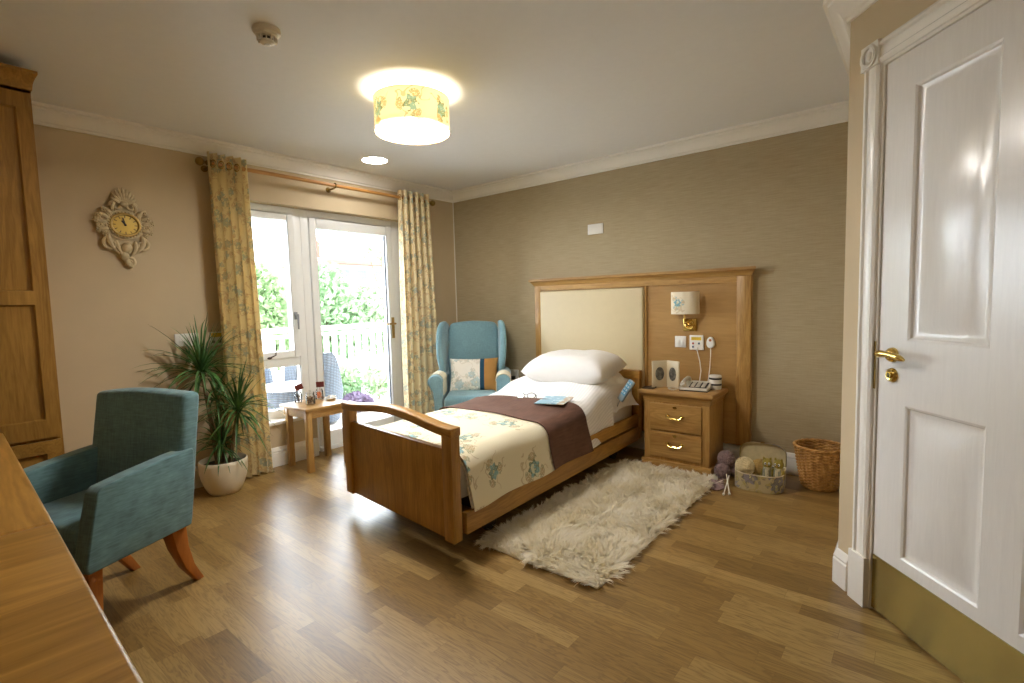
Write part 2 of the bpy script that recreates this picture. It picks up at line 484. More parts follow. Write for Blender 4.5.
struct(dobj(c, 'trim_5', WHITE))
def door_mat():
    t = NT('grained_white_gloss')
    f = t.noise(t.coord('Object', (55, 55, 5)), 1, 3, .6, 1.2)
    col = t.ramp(f, [(.3, lin('e6e4e1')), (.7, lin('ebe9e6'))])
    t.bsdf(col, .2, bump=f, bstr=.13, bdist=.003); return t.m
def door_grain(): return door_mat()
LV = [(0,0), (.008,.004), (.012,.010), (.024,.014), (.034,.014), (.062,.004)]
door = struct(dobj(panelled(B(), [D0, .325, .625, .745, 1.045, D1], [.008, .27, .83, 1.06, 1.93, DH],
              {(1,1), (3,1), (1,3), (3,3)}, .004, .036, LV), 'door_1', door_mat(), ang=20))
dobj(B().box(D0+.004, D1-.004, -.0005, .006, .012, .225), 'kick_plate', plain('brushed_brass_plate', 'a08c50', .22, 1, var=.08, scale=3), door, label='brass kick plate along the foot of the door')
hx, hz = D0+.07, 1.006
hb = B().lathe([(.0, .024), (.012, .023), (.02, .017), (.026, .008), (.027, 0)], n=24)
hb.move(lambda v: Vector((hx+v.x, .003-v.z, hz+v.y)))
han = dobj(hb, 'handle_rose', BRASS, door, label='round brass rose of the door handle')
lev = B()
lev.cyl((hx, -.018, hz), (hx, -.055, hz), .009, .008, 14)
lev.tube(bez((hx-.012, -.052, hz+.004), (hx+.055, -.06, hz+.016), (hx+.115, -.05, hz-.006), 12), [.008,.011,.013,.0125,.011,.0105,.010,.010,.0105,.011,.011,.009,.005], 12)
dobj(lev, 'lever', BRASS, han)
lk = B().lathe([(0, .016), (.01, .016), (.011, .011), (.018, .012), (.024, .007), (.0265, 0)], n=24)
lk.move(lambda v: Vector((hx+v.x, .003-v.z, hz-.074+v.y)))
lock = dobj(lk, 'lock_escutcheon', BRASS, door, label='round brass lock cover under the handle')
dobj(B().box(hx-.0015, hx+.0015, -.0145, -.011, hz-.085, hz-.067), 'keyhole', BLACK, lock)
dobj(B().box(D0-.018, D0-.003, -.0065, -.003, .87, 1.05), 'strike_plate', BRASSD, door, label='brass strike plate on the door frame')

# ---- window and patio door in the left wall
wf = B(); X0, X1 = -.165, -.09
wf.box(X0, X1, OY0, OY0+.06, SILL+.02, HEAD).box(X0, X1, OYM-.062, OYM, SILL+.02, HEAD).box(X0, X1, OY0+.06, OYM-.062, HEAD-.056, HEAD).box(X0, X1, OY0+.06, OYM-.062, SILL+.02, SILL+.085)
wf.box(X0, X1, OY0+.06, OYM-.062, .762, .832)
win = struct(wf.obj('window_1', UPVC, bevel=.006, seg=2))
sy0, sy1 = OY0+.063, OYM-.065
sb = B(); sx0, sx1 = X0+.01, X1+.015
sb.box(sx0, sx1, sy0, sy0+.062, .835, HEAD-.058).box(sx0, sx1, sy1-.052, sy1, .835, HEAD-.058).box(sx0, sx1, sy0+.062, sy1-.052, .835, .888).box(sx0, sx1, sy0+.062, sy1-.052, HEAD-.106, HEAD-.058)
sash = sb.obj('sash', UPVC, win, bevel=.006)
B().box(-.13, -.125, sy0+.058, sy1-.048, .884, HEAD-.102).obj('upper_pane', GLASS, win)
B().box(-.13, -.125, OY0+.056, OYM-.058, SILL+.08, .766).obj('lower_pane', GLASS, win)
wh = B().box(sx1, sx1+.012, sy1-.04, sy1-.016, 1.14, 1.2); wh.tube([(sx1+.012, sy1-.028, 1.18), (sx1+.04, sy1-.028, 1.18), (sx1+.042, sy1-.028, 1.06)], [.008, .009, .007], 10)
wh.obj('window_handle', plain('grey_handle', '8d9096', .35), sash, label='grey lever handle on the window sash')
st = B().tube([(-.065, -2.0, .845), (-.06, -1.95, .865), (-.07, -1.94, .945)], [.006, .005, .004], 8); st.ball((-.062, -2.0, .845), (.012, .018, .01), 10, 6)
st.obj('window_stay', plain('dark_stay', '40302c', .4), win, label='dark stay peg on the window transom')
B().box(-.17, .032, OY0-.02, OYM+.0, SILL-.006, SILL+.022).obj('sill_board', UPVC, win, bevel=.006)
df = B()
df.box(X0, X1, OYM, OYM+.065, 0, HEAD).box(X0, X1, OY1-.12, OY1, 0, HEAD).box(X0, X1, OYM+.065, OY1-.12, HEAD-.06, HEAD).box(X0, X1+.03, OYM+.065, OY1-.12, -.01, .035)
pd = struct(df.obj('door_2', UPVC, bevel=.006))
py0, py1 = OYM+.072, OY1-.123
lf = B()
lf.box(sx0, sx1, py0, py0+.058, .04, HEAD-.063).box(sx0, sx1, py1-.06, py1, .04, HEAD-.063).box(sx0, sx1, py0+.058, py1-.06, .04, .16).box(sx0, sx1, py0+.058, py1-.06, HEAD-.145, HEAD-.063)
leaf = lf.obj('door_leaf', UPVC, pd, bevel=.006)
B().box(-.13, -.125, py0+.054, py1-.056, .155, HEAD-.14).obj('glass_pane', GLASS, pd)
gk = B().box(-.122, -.108, py1-.066, py1-.0605, .165, HEAD-.15); gk.obj('glazing_gasket', plain('grey_gasket', '6e7684', .6), pd, label='dark gasket along the right edge of the glass')
ph = B().box(sx1, sx1+.008, py1-.042, py1-.016, .92, 1.12); ph.tube([(sx1+.008, py1-.029, 1.06), (sx1+.045, py1-.029, 1.06), (sx1+.047, py1-.13, 1.058)], [.009, .009, .007], 10)
ph.obj('patio_handle', plain('gold_handle', 'b89a5c', .3, .8), leaf, label='gold lever handle on the patio door')
# ------------------------------------------------------------------ outside
def leaf_mat(name, a, b_, c):
    t = NT(name)
    g = t.n('ShaderNodeObjectInfo')
    f = t.noise(t.coord('Object'), 6, 3)
    col = t.ramp(f, [(.3, lin(a)), (.5, lin(b_)), (.72, lin(c))])
    d = t.n('ShaderNodeBsdfDiffuse'); tr = t.n('ShaderNodeBsdfTranslucent'); t.l(col, d.inputs[0]); t.l(col, tr.inputs[0])
    mx = t.n('ShaderNodeMixShader'); mx.inputs[0].default_value = .35
    t.l(d.outputs[0], mx.inputs[1]); t.l(tr.outputs[0], mx.inputs[2]); t.l(mx.outputs[0], t.out.inputs[0]); return t.m
LEAF1 = leaf_mat('garden_leaves_mid', '688460', '84a078', 'a6bc96')
LEAF2 = leaf_mat('garden_leaves_light', '86a078', 'a0b692', 'c0d0b2')
LEAF3 = leaf_mat('garden_leaves_cool', '607850', '7e966a', 'a4b690')
HEATH = leaf_mat('heather_leaves', '5c4e62', '74667a', '94889a')
def foliage(blobs, n, size, seed):
    rg = random.Random(seed); vs = []; fs = []
    tot = sum(r[0]*r[1]+r[1]*r[2]+r[0]*r[2] for c, r in blobs)
    for c, r in blobs:
        k = int(n*(r[0]*r[1]+r[1]*r[2]+r[0]*r[2])/tot)
        for _ in range(k):
            while True:
                d = Vector((rg.gauss(0,1), rg.gauss(0,1), rg.gauss(0,1)))
                if d.length > .01: break
            d.normalize(); q = rg.uniform(.72, 1.06)
            p = Vector(c) + Vector((d.x*r[0], d.y*r[1], d.z*r[2]))*q
            if p.z < .01: continue
            a = Vector((rg.gauss(0,1), rg.gauss(0,1), rg.gauss(0,1))).normalized(); b = a.orthogonal().normalized()
            s = size*rg.uniform(.6, 1.3); i = len(vs)
            vs += [p - a*s, p + b*s*.45, p + a*s, p - b*s*.45]; fs.append((i, i+1, i+2, i+3))
    return vs, fs
def fol_obj(name, blobs, n, size, seed, mat, parent):
    vs, fs = foliage(blobs, n, size, seed)
    me = bpy.data.meshes.new(name); me.from_pydata([tuple(v) for v in vs], [], fs); me.materials.append(mat)
    o = bpy.data.objects.new(name, me); COL.objects.link(o); o.parent = parent; return o
BARK = plain('bark', '6e5a48', .9, var=.2)
def bush(name, loc, blobs, n, size, mat, label, cat, group, seed, trunk=.07):
    t = thing(name, label, cat, loc, 0, group)
    zt = max(c[2] for c, r in blobs)
    b = B(); b.tube([(0,0,-.02), (.03,.02,zt*.5), (0,.05,zt)], [trunk, trunk*.8, trunk*.35], 8)
    for c, r in blobs[:4]: b.tube([(.03,.02,zt*.35), (c[0]*.5, c[1]*.5, (zt*.35+c[2])/2), c], [trunk*.5, trunk*.35, trunk*.15], 6)
    b.obj('trunk' if trunk > .03 else 'stem', BARK, t)
    fol_obj('foliage', blobs, n, size, seed, mat, t)
    return t
GZ = -.08
struct(B().box(-30, -.28, -14, 16, GZ-.1, GZ).obj('ground', plain('pale_paving', 'b8b4ae', .8, var=.05, scale=3)))
# balustrade
BW = plain('white_painted_timber', 'f0f0ee', .5, var=.01)
rl = thing('balustrade', 'white painted timber balustrade with upright spindles beyond the patio door', 'railing', (-2.5, 0, GZ))
bz = B().box(-.05, .05, -2.9, 3.2, 1.0, 1.06); bz.obj('handrail', BW, rl, bevel=.01)
B().box(-.03, .03, -2.9, 3.2, .34, .40).obj('bottom_rail', BW, rl)
B().box(-.03, .03, -2.9, 3.2, .93, .97).obj('top_rail', BW, rl)
for k in range(48):
    y = -2.82 + k*.125
    B().box(-.02, .02, y-.024, y+.024, .39, .94).obj('spindle', BW, rl)
for y in (-2.9, -.9, 1.1, 3.15):
    B().box(-.055, .055, y-.055, y+.055, 0, 1.0).obj('post', BW, rl)
# trees and hedge
G_ = 'garden trees beyond the balustrade'
bush('garden_tree', (-6.2, .55, GZ), [((0,0,1.25),(.7,.62,1.0)), ((.1,.3,.7),(.6,.4,.6)), ((.1,-.3,1.5),(.5,.4,.7))], 5200, .085, LEAF3, 'rounded blue green tree behind the balustrade, filling the narrow window', 'tree', G_, 3)
bush('garden_tree', (-6.2, 2.15, GZ), [((0,0,1.25),(.7,.66,1.0)), ((.1,.4,.8),(.6,.4,.6)), ((.1,-.3,1.6),(.45,.4,.6))], 5200, .085, LEAF1, 'rounded green tree behind the balustrade at the left of the patio door glass', 'tree', G_, 4)
bush('garden_tree', (-6.5, 3.7, GZ), [((0,0,1.0),(.7,.7,.85)), ((.1,-.3,1.3),(.5,.4,.6)), ((0,.5,1.2),(.5,.4,.7))], 5200, .085, LEAF2, 'low pale green tree behind the balustrade at the right of the patio door glass', 'tree', G_, 5)
bush('garden_tree', (-9.2, 5.9, GZ), [((0,0,3.6),(.9,.7,.8)), ((.2,-.7,3.2),(.6,.5,.5)), ((.2,.6,2.7),(.7,.6,.7))], 1500, .11, LEAF2, 'tall loose tree whose thin crown shows at the top right of the patio door glass', 'tree', G_, 6, .06)
bush('garden_tree', (-9.0, .9, GZ), [((0,0,4.0),(.9,.9,.9)), ((.2,-.7,3.2),(.8,.7,.6))], 1500, .11, LEAF2, 'tall loose tree whose thin crown shows at the top left of the narrow window', 'tree', G_, 7, .06)
bush('garden_hedge', (-11.2, 4.0, GZ), [((0,-2.6,.8),(.6,1.7,1.0)), ((0,0,.8),(.6,1.7,.95)), ((0,2.6,.8),(.6,1.7,1.0))], 6500, .10, LEAF1, 'long green hedge far behind the garden trees', 'hedge', None, 8)
# neighbouring house
hs = thing('house', 'pale house with a long eave, dark windows and red chimney above the garden trees', 'house', (-15.5, 8.6, GZ))
B().box(-2.5, 1.5, -2.0, 4.0, 0, 3.0).obj('house_wall', plain('pale_render', 'a89c90', .9, var=.06, scale=4), hs)
b = B().prism([(-2.9, 3.0), (1.9, 3.0), (1.95, 3.12), (-.5, 3.5), (-2.9, 3.12)], 'y', -2.2, 4.2); b.obj('roof', plain('brown_tiles', '7a5c50', .85, var=.15, scale=5), hs)
B().box(.2, .8, -1.95, -1.55, 3.2, 3.95).box(.4, .6, -1.9, -1.78, 3.95, 4.15).box(.4, .6, -1.72, -1.6, 3.95, 4.15).obj('chimney', plain('red_brick', '8a4a3c', .9, var=.1), hs, label='red brick chimney stack')
for y in (-1.0, -.2, .6, 1.4):
    f = B().box(1.48, 1.56, y-.3, y+.3, 2.3, 2.85).obj('house_window', BW, hs)
    B().box(1.55, 1.58, y-.24, y+.24, 2.36, 2.8).obj('pane', plain('dark_pane', '3c444c', .15), f)
# planting beside the patio
bush('heather_bush', (-1.6, -.25, GZ), [((0,0,.12),(.15,.17,.12)), ((.03,.1,.1),(.12,.12,.1))], 1700, .028, HEATH, 'low purple heather bush on the patio close to the glass', 'plant', None, 11, .012)
bush('patio_shrub', (-2.05, -.06, GZ), [((0,0,.3),(.17,.2,.22))], 700, .045, LEAF1, 'small green shrub left of its twin before the balustrade', 'plant', 'low shrubs before the balustrade', 12, .012)
bush('patio_shrub', (-2.05, .42, GZ), [((0,0,.28),(.2,.22,.22))], 700, .045, LEAF2, 'small pale shrub right of its twin before the balustrade', 'plant', 'low shrubs before the balustrade', 13, .012)
# rattan tub chairs
def rattan():
    t = NT('grey_blue_rattan')
    v = t.coord('Object')
    w1 = t.n('ShaderNodeTexWave', wave_type='BANDS', bands_direction='Z'); w1.inputs['Scale'].default_value = 18; t.l(v, w1.inputs[0])
    w2 = t.n('ShaderNodeTexWave', wave_type='BANDS', bands_direction='Y'); w2.inputs['Scale'].default_value = 10; t.l(v, w2.inputs[0])
    f = t.math('MULTIPLY', w1.outputs['Fac'], t.math('ADD', .5, t.math('MULTIPLY', w2.outputs['Fac'], .5)))
    col = t.ramp(f, [(.1, lin('20262e')), (.8, lin('485462'))])
    t.bsdf(col, .6, bump=f, bstr=.4, bdist=.01); return t.m
RAT = rattan()
PADW = fabric('white_outdoor_pad', 'e6e4de', .03)
def tub_chair(loc, rz, label):
    t = thing('rattan_chair', label, 'chair', loc, rz, 'rattan tub chairs on the patio')
    def f(u, v):
        a = -pi*.5 - pi*.78 + u*pi*1.56
        r = .26 + .05*v
        top = .36 + .46*sm(.25, .75, .5 - .5*cos(2*pi*u)) if True else .8
        return Vector((r*cos(a+pi), r*sin(a+pi)*1.0, .04 + v*(top-.04)))
    B().grid(36, 10, f).thick(.035).obj('tub', RAT, t, ang=60)
    B().lathe([(.2,.03), (.245,.06), (.262,.30), (.24,.34), (0,.34)], n=28).obj('seat_base', RAT, t)
    B().lathe([(0,.345), (.2,.345), (.235,.365), (.235,.40), (.2,.425), (0,.43)], n=28).obj('seat_pad', PADW, t)
    for a in (.8, 2.35, 3.95, 5.5): B().cyl((.19*cos(a), .19*sin(a), 0), (.19*cos(a), .19*sin(a), .05), .018, n=10).obj('foot', DARK, t)
    return t
tub_chair((-1.42, -.885, GZ), -2.2, 'rattan tub chair turned away, seen past the left edge of the patio door glass')
tub_chair((-1.78, -1.50, GZ), 1.2, 'rattan tub chair facing the room behind the round patio table')
rt = thing('patio_table', 'round rattan table with a white top close behind the low window pane', 'table', (-.93, -1.41, GZ))
B().lathe([(0,0), (.15,0), (.165,.02), (.20,.25), (.235,.50), (.24,.53), (0,.53)], n=36).obj('rattan_base', RAT, rt)
B().lathe([(0,.531), (.262,.531), (.27,.54), (.27,.556), (.262,.563), (0,.565)], n=40).obj('table_top', plain('white_table_top', 'e4e2de', .3, var=.01), rt)
# ------------------------------------------------------------------ wardrobe, desk, armchair, plant, clock, curtains, side table
# wardrobe: local x runs along the front from its far right end to the left, front faces -y
wd = thing('wardrobe', 'tall oak wardrobe with panelled doors at the left edge of the picture', 'wardrobe', (.66, -3.36, 0), radians(90))
WW = .93
b = B().box(-WW, 0, .022, .655, .08, 2.275); b.obj('carcass', WARZ, wd)
B().box(-WW+.01, -.01, .03, .64, 0, .08).obj('plinth', WARY, wd)
prof = [(-.0, 2.262), (-.0, 2.272), (.012, 2.276), (.018, 2.30), (.034, 2.325), (.05, 2.335), (.055, 2.338), (.055, 2.352), (0, 2.352)]
cb = B()
ring = []
for (x, y, nx, ny) in ((-WW, .655, -1, 0), (-WW, .018, -1, -1), (0, .018, 1, -1), (0, .655, 1, 0)):
    ring.append([cb.bm.verts.new((x + nx*d*.4, y + ny*d, z)) for d, z in prof])
for A, C in zip(ring, ring[1:]):
    for k in range(len(prof)-1): cb.bm.faces.new((A[k], A[k+1], C[k+1], C[k]))
cb.box(-WW, 0, .018, .655, 2.262, 2.352)
cb.obj('cornice', WARY, wd, ang=25)
SHK = [(0,0), (.006,.0), (.012,.013), (.03,.013)]
def wdoor(x0, x1):
    d = panelled(B(), [x0, x0+.04, x1-.04, x1], [.64, .72, 1.285, 1.335, 2.19, 2.255], {(1,1), (1,3)}, 0, .021, SHK).obj('door', WARZ, wd, ang=20)
    return d
d1 = wdoor(-.465, -.012); d2 = wdoor(-WW+.012, -.468)
for d, x in ((d1, -.44), (d2, -.49)):
    k = B().lathe([(.0, .03), (.012, .028), (.016, .02), (.007, .01), (.01, 0)], n=18); k.move(lambda v: Vector((x+v.x, -v.z, 1.0+v.y))); k.obj('knob', BRASS, d)
dr = panelled(B(), [-WW+.012, -WW+.08, -.06, -.012], [.1, .15, .57, .625], {(1,1)}, 0, .021, SHK).obj('drawer', WARY, wd, ang=20)
k = B().tube([(-.53, .0, .36), (-.53, -.03, .35), (-.4, -.03, .35), (-.4, 0, .36)], .006, 8); k.obj('drawer_pull', BRASS, dr)

# desk and chest of drawers along the front wall
dk = thing('desk', 'oak writing desk in the left foreground, far end of its top nearer the wardrobe', 'desk', (1.685, -3.93, 0), radians(-2.2))
B().box(-.665, .69, -.305, .305, .722, .76).obj('desk_top', DESK, dk, bevel=.008, seg=3)
for x in (-.63, .645):
    for y in (-.27, .255):
        B().box(x-.03, x+.03, y-.03, y+.03, 0, .722).obj('leg', OAKZ, dk, bevel=.004)
B().box(-.62, .615, .245, .265, .63, .722).obj('apron', OAKX, dk)
for x in (-.66, .635): B().box(x, x+.02, -.24, .225, .63, .722).obj('side_rail', OAKY, dk)
ch = thing('chest_of_drawers', 'oak chest of drawers, its top in the near left corner of the picture', 'chest of drawers', (2.845, -3.975, 0), radians(-2.2))
B().box(-.463, .455, -.305, .305, .722, .761).obj('chest_top', DESK2, ch, bevel=.008, seg=3)
B().box(-.445, .44, -.3, .27, .06, .722).box(-.43, .425, -.28, .25, 0, .06).obj('chest_body', OAKX, ch)
for i, (z0, z1) in enumerate(((.08, .28), (.30, .5), (.52, .705))):
    d = B().box(-.42, .415, .27, .288, z0, z1).obj('drawer', OAKX, ch, bevel=.004)
    B().tube([(-.06, .288, (z0+z1)/2), (-.055, .315, (z0+z1)/2-.01), (.05, .315, (z0+z1)/2-.01), (.055, .288, (z0+z1)/2)], .006, 8).obj('drawer_pull', BRASS, d)

# desk armchair: local facing -y
TEAL = fabric('teal_tweed', '66898e', .16, 150)
ac = thing('desk_armchair', 'teal tweed tub armchair with sabre legs pushed up to the desk', 'armchair', (1.275, -3.35, 0), radians(24))
b = B().box(-.215, .215, -.245, .12, .30, .455); b.bevel(.03, 4)
b.move(lambda v: v + Vector((0, 0, .018*(1-(v.x/.22)**2) if v.z > .4 else 0))); b.obj('seat', TEAL, ac)
b = B()
b.grid(16, 14, lambda u, v: Vector((0,0,0)))
b.bm.clear(); b.uv = b.bm.loops.layers.uv.new('UVMap')
bw = .262
poly = [(-bw, .30), (bw, .30), (bw, .60), (bw*.985, .87)]
n = 12
poly += [(bw*.985 - 2*bw*.985*i/n, .87 + .018*sin(pi*i/n)) for i in range(1, n)] + [(-bw*.985, .87), (-bw, .60)]
b.prism(poly, 'y', .10, .19); b.bevel(.022, 4)
b.move(lambda v: v + Vector((0, .085*sm(.3, .9, v.z) - .018*(1-(v.x/bw)**2), 0)))
b.obj('backrest', TEAL, ac, ang=60)
for s in (-1, 1):
    b = B()
    ap = [(.17, .30), (.195, .45), (.205, .622), (.195, .634), (.10, .628), (-.06, .612), (-.185, .595), (-.205, .578), (-.228, .48), (-.262, .32), (-.255, .295)]
    b.prism(ap, 'x', s*.20, s*.268); b.bevel(.022, 4)
    b.move(lambda v: v + Vector((s*.004*sm(.3, .65, v.z), 0, 0)))
    b.obj('arm', TEAL, ac, ang=60, label='left arm of the chair' if False else None)
    # piping seam along the top outer edge
B().box(-.20, .20, -.235, .15, .275, .31).obj('seat_frame', plain('black_webbing', '3a3632', .9), ac)
for s in (-1, 1):
    b = B(); pts = [(s*.19, .14, .31), (s*.19, .16, .19), (s*.19, .195, .09), (s*.19, .25, 0)]
    rg = [.036, .029, .023, .017]
    for (p, r), (q, r2) in zip(zip(pts, rg), list(zip(pts, rg))[1:]):
        pass
    rings = [[b.bm.verts.new((p[0]+i*r, p[1]+j*r, p[2])) for i, j in ((-1,-1),(1,-1),(1,1),(-1,1))] for p, r in zip([Vector(bz) for bz in [Vector(pts[0]).lerp(Vector(pts[1]), .0), pts[1], pts[2], pts[3]]], rg)]
    for A, C in zip(rings, rings[1:]):
        for k in range(4): b.bm.faces.new((A[k], A[(k+1) % 4], C[(k+1) % 4], C[k]))
    b.bm.faces.new(rings[0]); b.bm.faces.new(rings[-1])
    b.obj('leg', ORANGE, ac, bevel=.004, sub=0)
    b = B(); x, y = s*.2, -.205
    rings = [[b.bm.verts.new((x+i*r, y+j*r, z)) for i, j in ((-1,-1),(1,-1),(1,1),(-1,1))] for r, z in ((.027, .285), (.017, 0))]
    for k in range(4): b.bm.faces.new((rings[0][k], rings[0][(k+1) % 4], rings[1][(k+1) % 4], rings[1][k]))
    b.bm.faces.new(rings[0]); b.bm.faces.new(rings[1])
    b.obj('leg', ORANGE, ac, bevel=.004)

# potted dracaena
PX, PY = .248, -2.5
pp = thing('potted_dracaena', 'spiky green dracaena in a cream pot beside the left curtain', 'plant', (PX, PY, 0))
B().lathe([(.0,.0), (.088,.0), (.10,.012), (.119,.05), (.136,.10), (.145,.15), (.148,.20), (.147,.222), (.142,.227), (.137,.222), (.134,.19), (0,.185)], n=48).obj('pot', plain('cream_ceramic', 'e6dcc4', .3, var=.02), pp, ang=50)
b = B().lathe([(0,.196), (.06,.2), (.129,.192)], n=36, cap=False); b.obj('soil', plain('potting_soil', '3a2c20', .95, var=.3, scale=90), pp)
heads = [((-.085, -.065, .83), 84, .40, 5), ((.09, .08, .57), 70, .34, 6), ((.0, -.01, .345), 50, .26, 7), ((-.03, .0, .66), 22, .28, 8)]
CANE = plain('cane_bark', '7c6a4c', .85, var=.25, scale=60)
def leafmat():
    t = NT('dracaena_leaf'); f = t.noise(t.coord('Object'), 14, 2)
    col = t.ramp(f, [(.3, lin('33562a')), (.6, lin('527e42')), (.8, lin('7ca05c'))])
    t.bsdf(col, .4, spec=.5); return t.m
LEAFD = leafmat()
for (hx_, hy_, hz_), nl, L, sd in heads:
    bx, by = hx_*.35, hy_*.35
    b = B().tube(bez((bx, by, .18), (bx*1.6, by*1.6, hz_*.55), (hx_, hy_, hz_), 10), [.016-.0006*i for i in range(11)], 9)
    b.obj('cane', CANE, pp)
    rg = random.Random(sd); b = B()
    for i in range(nl):
        az = i*2.39996 + rg.uniform(-.3, .3); el = radians(rg.uniform(-8, 82)) if i > nl*.2 else radians(rg.uniform(-40, 10))
        l = L*rg.uniform(.75, 1.08); wd_ = .0085*rg.uniform(.8, 1.15)
        d = Vector((cos(az)*cos(el), sin(az)*cos(el), sin(el))); side = Vector((-sin(az), cos(az), 0))
        p = Vector((hx_, hy_, hz_ + rg.uniform(-.05, .03))); prev = None; ns = 7
        droop = rg.uniform(.5, 1.15)
        for k in range(ns+1):
            t_ = k/ns; w_ = wd_*(min(1, .55+t_*2) if t_ < .3 else 1)*(1 - t_**2.2) + .0004
            wx = max(.012 - PX, p.x)
            q = Vector((wx, p.y, p.z))
            a = b.bm.verts.new(q + side*w_); m_ = b.bm.verts.new(q - Vector((0,0,w_*.5))); c_ = b.bm.verts.new(q - side*w_)
            if prev:
                b.bm.faces.new((prev[0], prev[1], m_, a)); b.bm.faces.new((prev[1], prev[2], c_, m_))
            prev = (a, m_, c_)
            p = p + d*(l/ns); d = (d - Vector((0,0,droop*.24))*(1-abs(d.z)*.3)).normalized() if k > 0 else d
    b.obj('foliage', LEAFD, pp, recalc=False)

# wall clock (local: y points out of the wall)
GILT = plain('antiqued_gilt_plaster', 'cab994', .6, 0, var=.14, scale=45)
ck = thing('wall_clock', 'ornate carved rococo wall clock with an oval gold dial', 'clock', (.0, -2.885, 1.775), radians(-90))
# local x -> world -y ... (rotz -90: local +x = world -y, local +y = world +x)
S_ = .92
b = B()
def spiral(c, r0, r1, a0, turns, rad, y=.02, n=26, sx=1):
    pts = []; rr = []
    for i in range(n+1):
        t_ = i/n; a = a0 + turns*2*pi*t_*sx; r = r0 + (r1-r0)*t_
        pts.append((c[0]+r*cos(a), y+.012*t_, c[1]+r*sin(a))); rr.append(rad*(1-.45*t_))
    b.tube(pts, rr, 8)
def frond(p0, p1, p2, w, y=.018):
    q = bez((p0[0], y, p0[1]), (p1[0], y+.02, p1[1]), (p2[0], y+.006, p2[1]), 8)
    b.tube(q, [w*.45, w*.8, w, w, w*.9, w*.75, w*.6, w*.4, w*.15], 8)
back = [(.10*cos(a)*1.0, .085*sin(a)) for a in [2*pi*k/36 for k in range(36)]]
b.prism([(x*1.15, z*1.15) for x, z in back], 'y', .0, .022); b.prism([(-.13, .05), (.13, .05), (.1, -.1), (.03, -.2), (-.03, -.2), (-.1, -.1)], 'y', 0, .014); b.prism([(-.05, .05), (.05, .05), (.04, .19), (-.04, .19)], 'y', 0, .014)
for s in (-1, 1):
    # side scrolls and leaves
    spiral((s*.115, .045), .04, .008, pi/2, 1.25, .012, sx=s)
    spiral((s*.128, -.015), .034, .007, -pi/2, 1.25, .011, sx=-s)
    spiral((s*.085, -.125), .045, .008, pi/2, 1.2, .013, sx=-s)
    spiral((s*.04, .118), .035, .007, 0 if s > 0 else pi, 1.2, .011, sx=s)
    for fx_, fz_, fr in ((.128, .052, .017), (.15, .02, .015), (.128, -.008, .016), (.108, .088, .014), (.142, -.04, .013), (.112, -.062, .013)):
        b.ball((s*fx_, .036, fz_), fr*.5, 8, 6)
        for m in range(5):
            q = m*1.2566 + fx_*40; b.ball((s*fx_+fr*.78*cos(q), .028, fz_+fr*.78*sin(q)), (fr*.55, .009, fr*.55), 8, 6)
    for a, l in ((.75, .07), (.4, .075), (.05, .07), (-.35, .07)):
        x0, z0 = s*.09*cos(a), .08*sin(a)
        frond((x0, z0), (x0+s*l*.6*cos(a+.3), z0+l*.6*sin(a+.3)), (x0+s*l*cos(a-.15), z0+l*sin(a-.15)+.01), .014)
    frond((s*.09, -.06), (s*.11, -.13), (s*.035, -.19), .017)
    frond((s*.05, -.10), (s*.06, -.16), (s*.01, -.21), .014)
    frond((s*.06, .085), (s*.075, .13), (s*.03, .15), .013)
# shell crest
for k in range(9):
    a = radians(18 + 18*k); frond((.0, .13), (.055*cos(a), .135+.06*sin(a)), (.075*cos(a), .145+.095*sin(a)), .013, .02)
b.ball((0, .03, .135), (.026, .022, .022), 14, 8)
for dx, dz, r in ((0, -.24, .02), (.014, -.20, .026), (-.018, -.262, .014), (0, -.15, .032)):
    b.ball((dx, .024, dz), (r, r*.8, r*1.2), 12, 8)
spiral((-.012, -.24), .03, .006, pi*.4, 1.3, .012, sx=1)
for a in range(0, 360, 12):
    b.ball((.088*cos(radians(a)), .03, .079*sin(radians(a))), .0085, 8, 6)
b.move(lambda v: Vector((v.x*S_*1.02, v.y, v.z*S_*1.04 - .0)))
b.obj('carved_frame', GILT, ck)
bz_ = B(); ov = [(.074*cos(a), .032, .067*sin(a)) for a in [2*pi*k/48 for k in range(48)]]
bz_.tube(ov, .009, 10, closed=True); bz_.obj('bezel', plain('worn_gold_rim', 'b89c5c', .35, .7), ck)
dl = B().prism([(.072*cos(a), .065*sin(a)) for a in [2*pi*k/48 for k in range(48)]], 'y', .024, .03)
dial = dl.obj('dial', plain('gold_dial', 'c8a84e', .3, .35, var=.03), ck, label='oval gold dial')
tk = B()
for k in range(12):
    a = radians(30*k); cx, cz = .056*cos(a), .05*sin(a)
    tk.obox((cx, .0305, cz), (.0075*cos(a), 0, .0075*sin(a)), (-.0022*sin(a), 0, .0022*cos(a)), (0, .0008, 0))
tk.obj('hour_marks', plain('brown_numeral', '4a3820', .5), dial)
hn = B()
for a, l, w_ in ((radians(75), .045, .003), (radians(55), .03, .004)):
    hn.obox((cos(a)*l*.45, .0335, sin(a)*l*.45), (cos(a)*l*.55, 0, sin(a)*l*.55), (-sin(a)*w_, 0, cos(a)*w_), (0, .0008, 0))
hn.ball((0, .0335, 0), (.007, .003, .007), 12, 6)
hn.obj('hands', BLACK, dial)

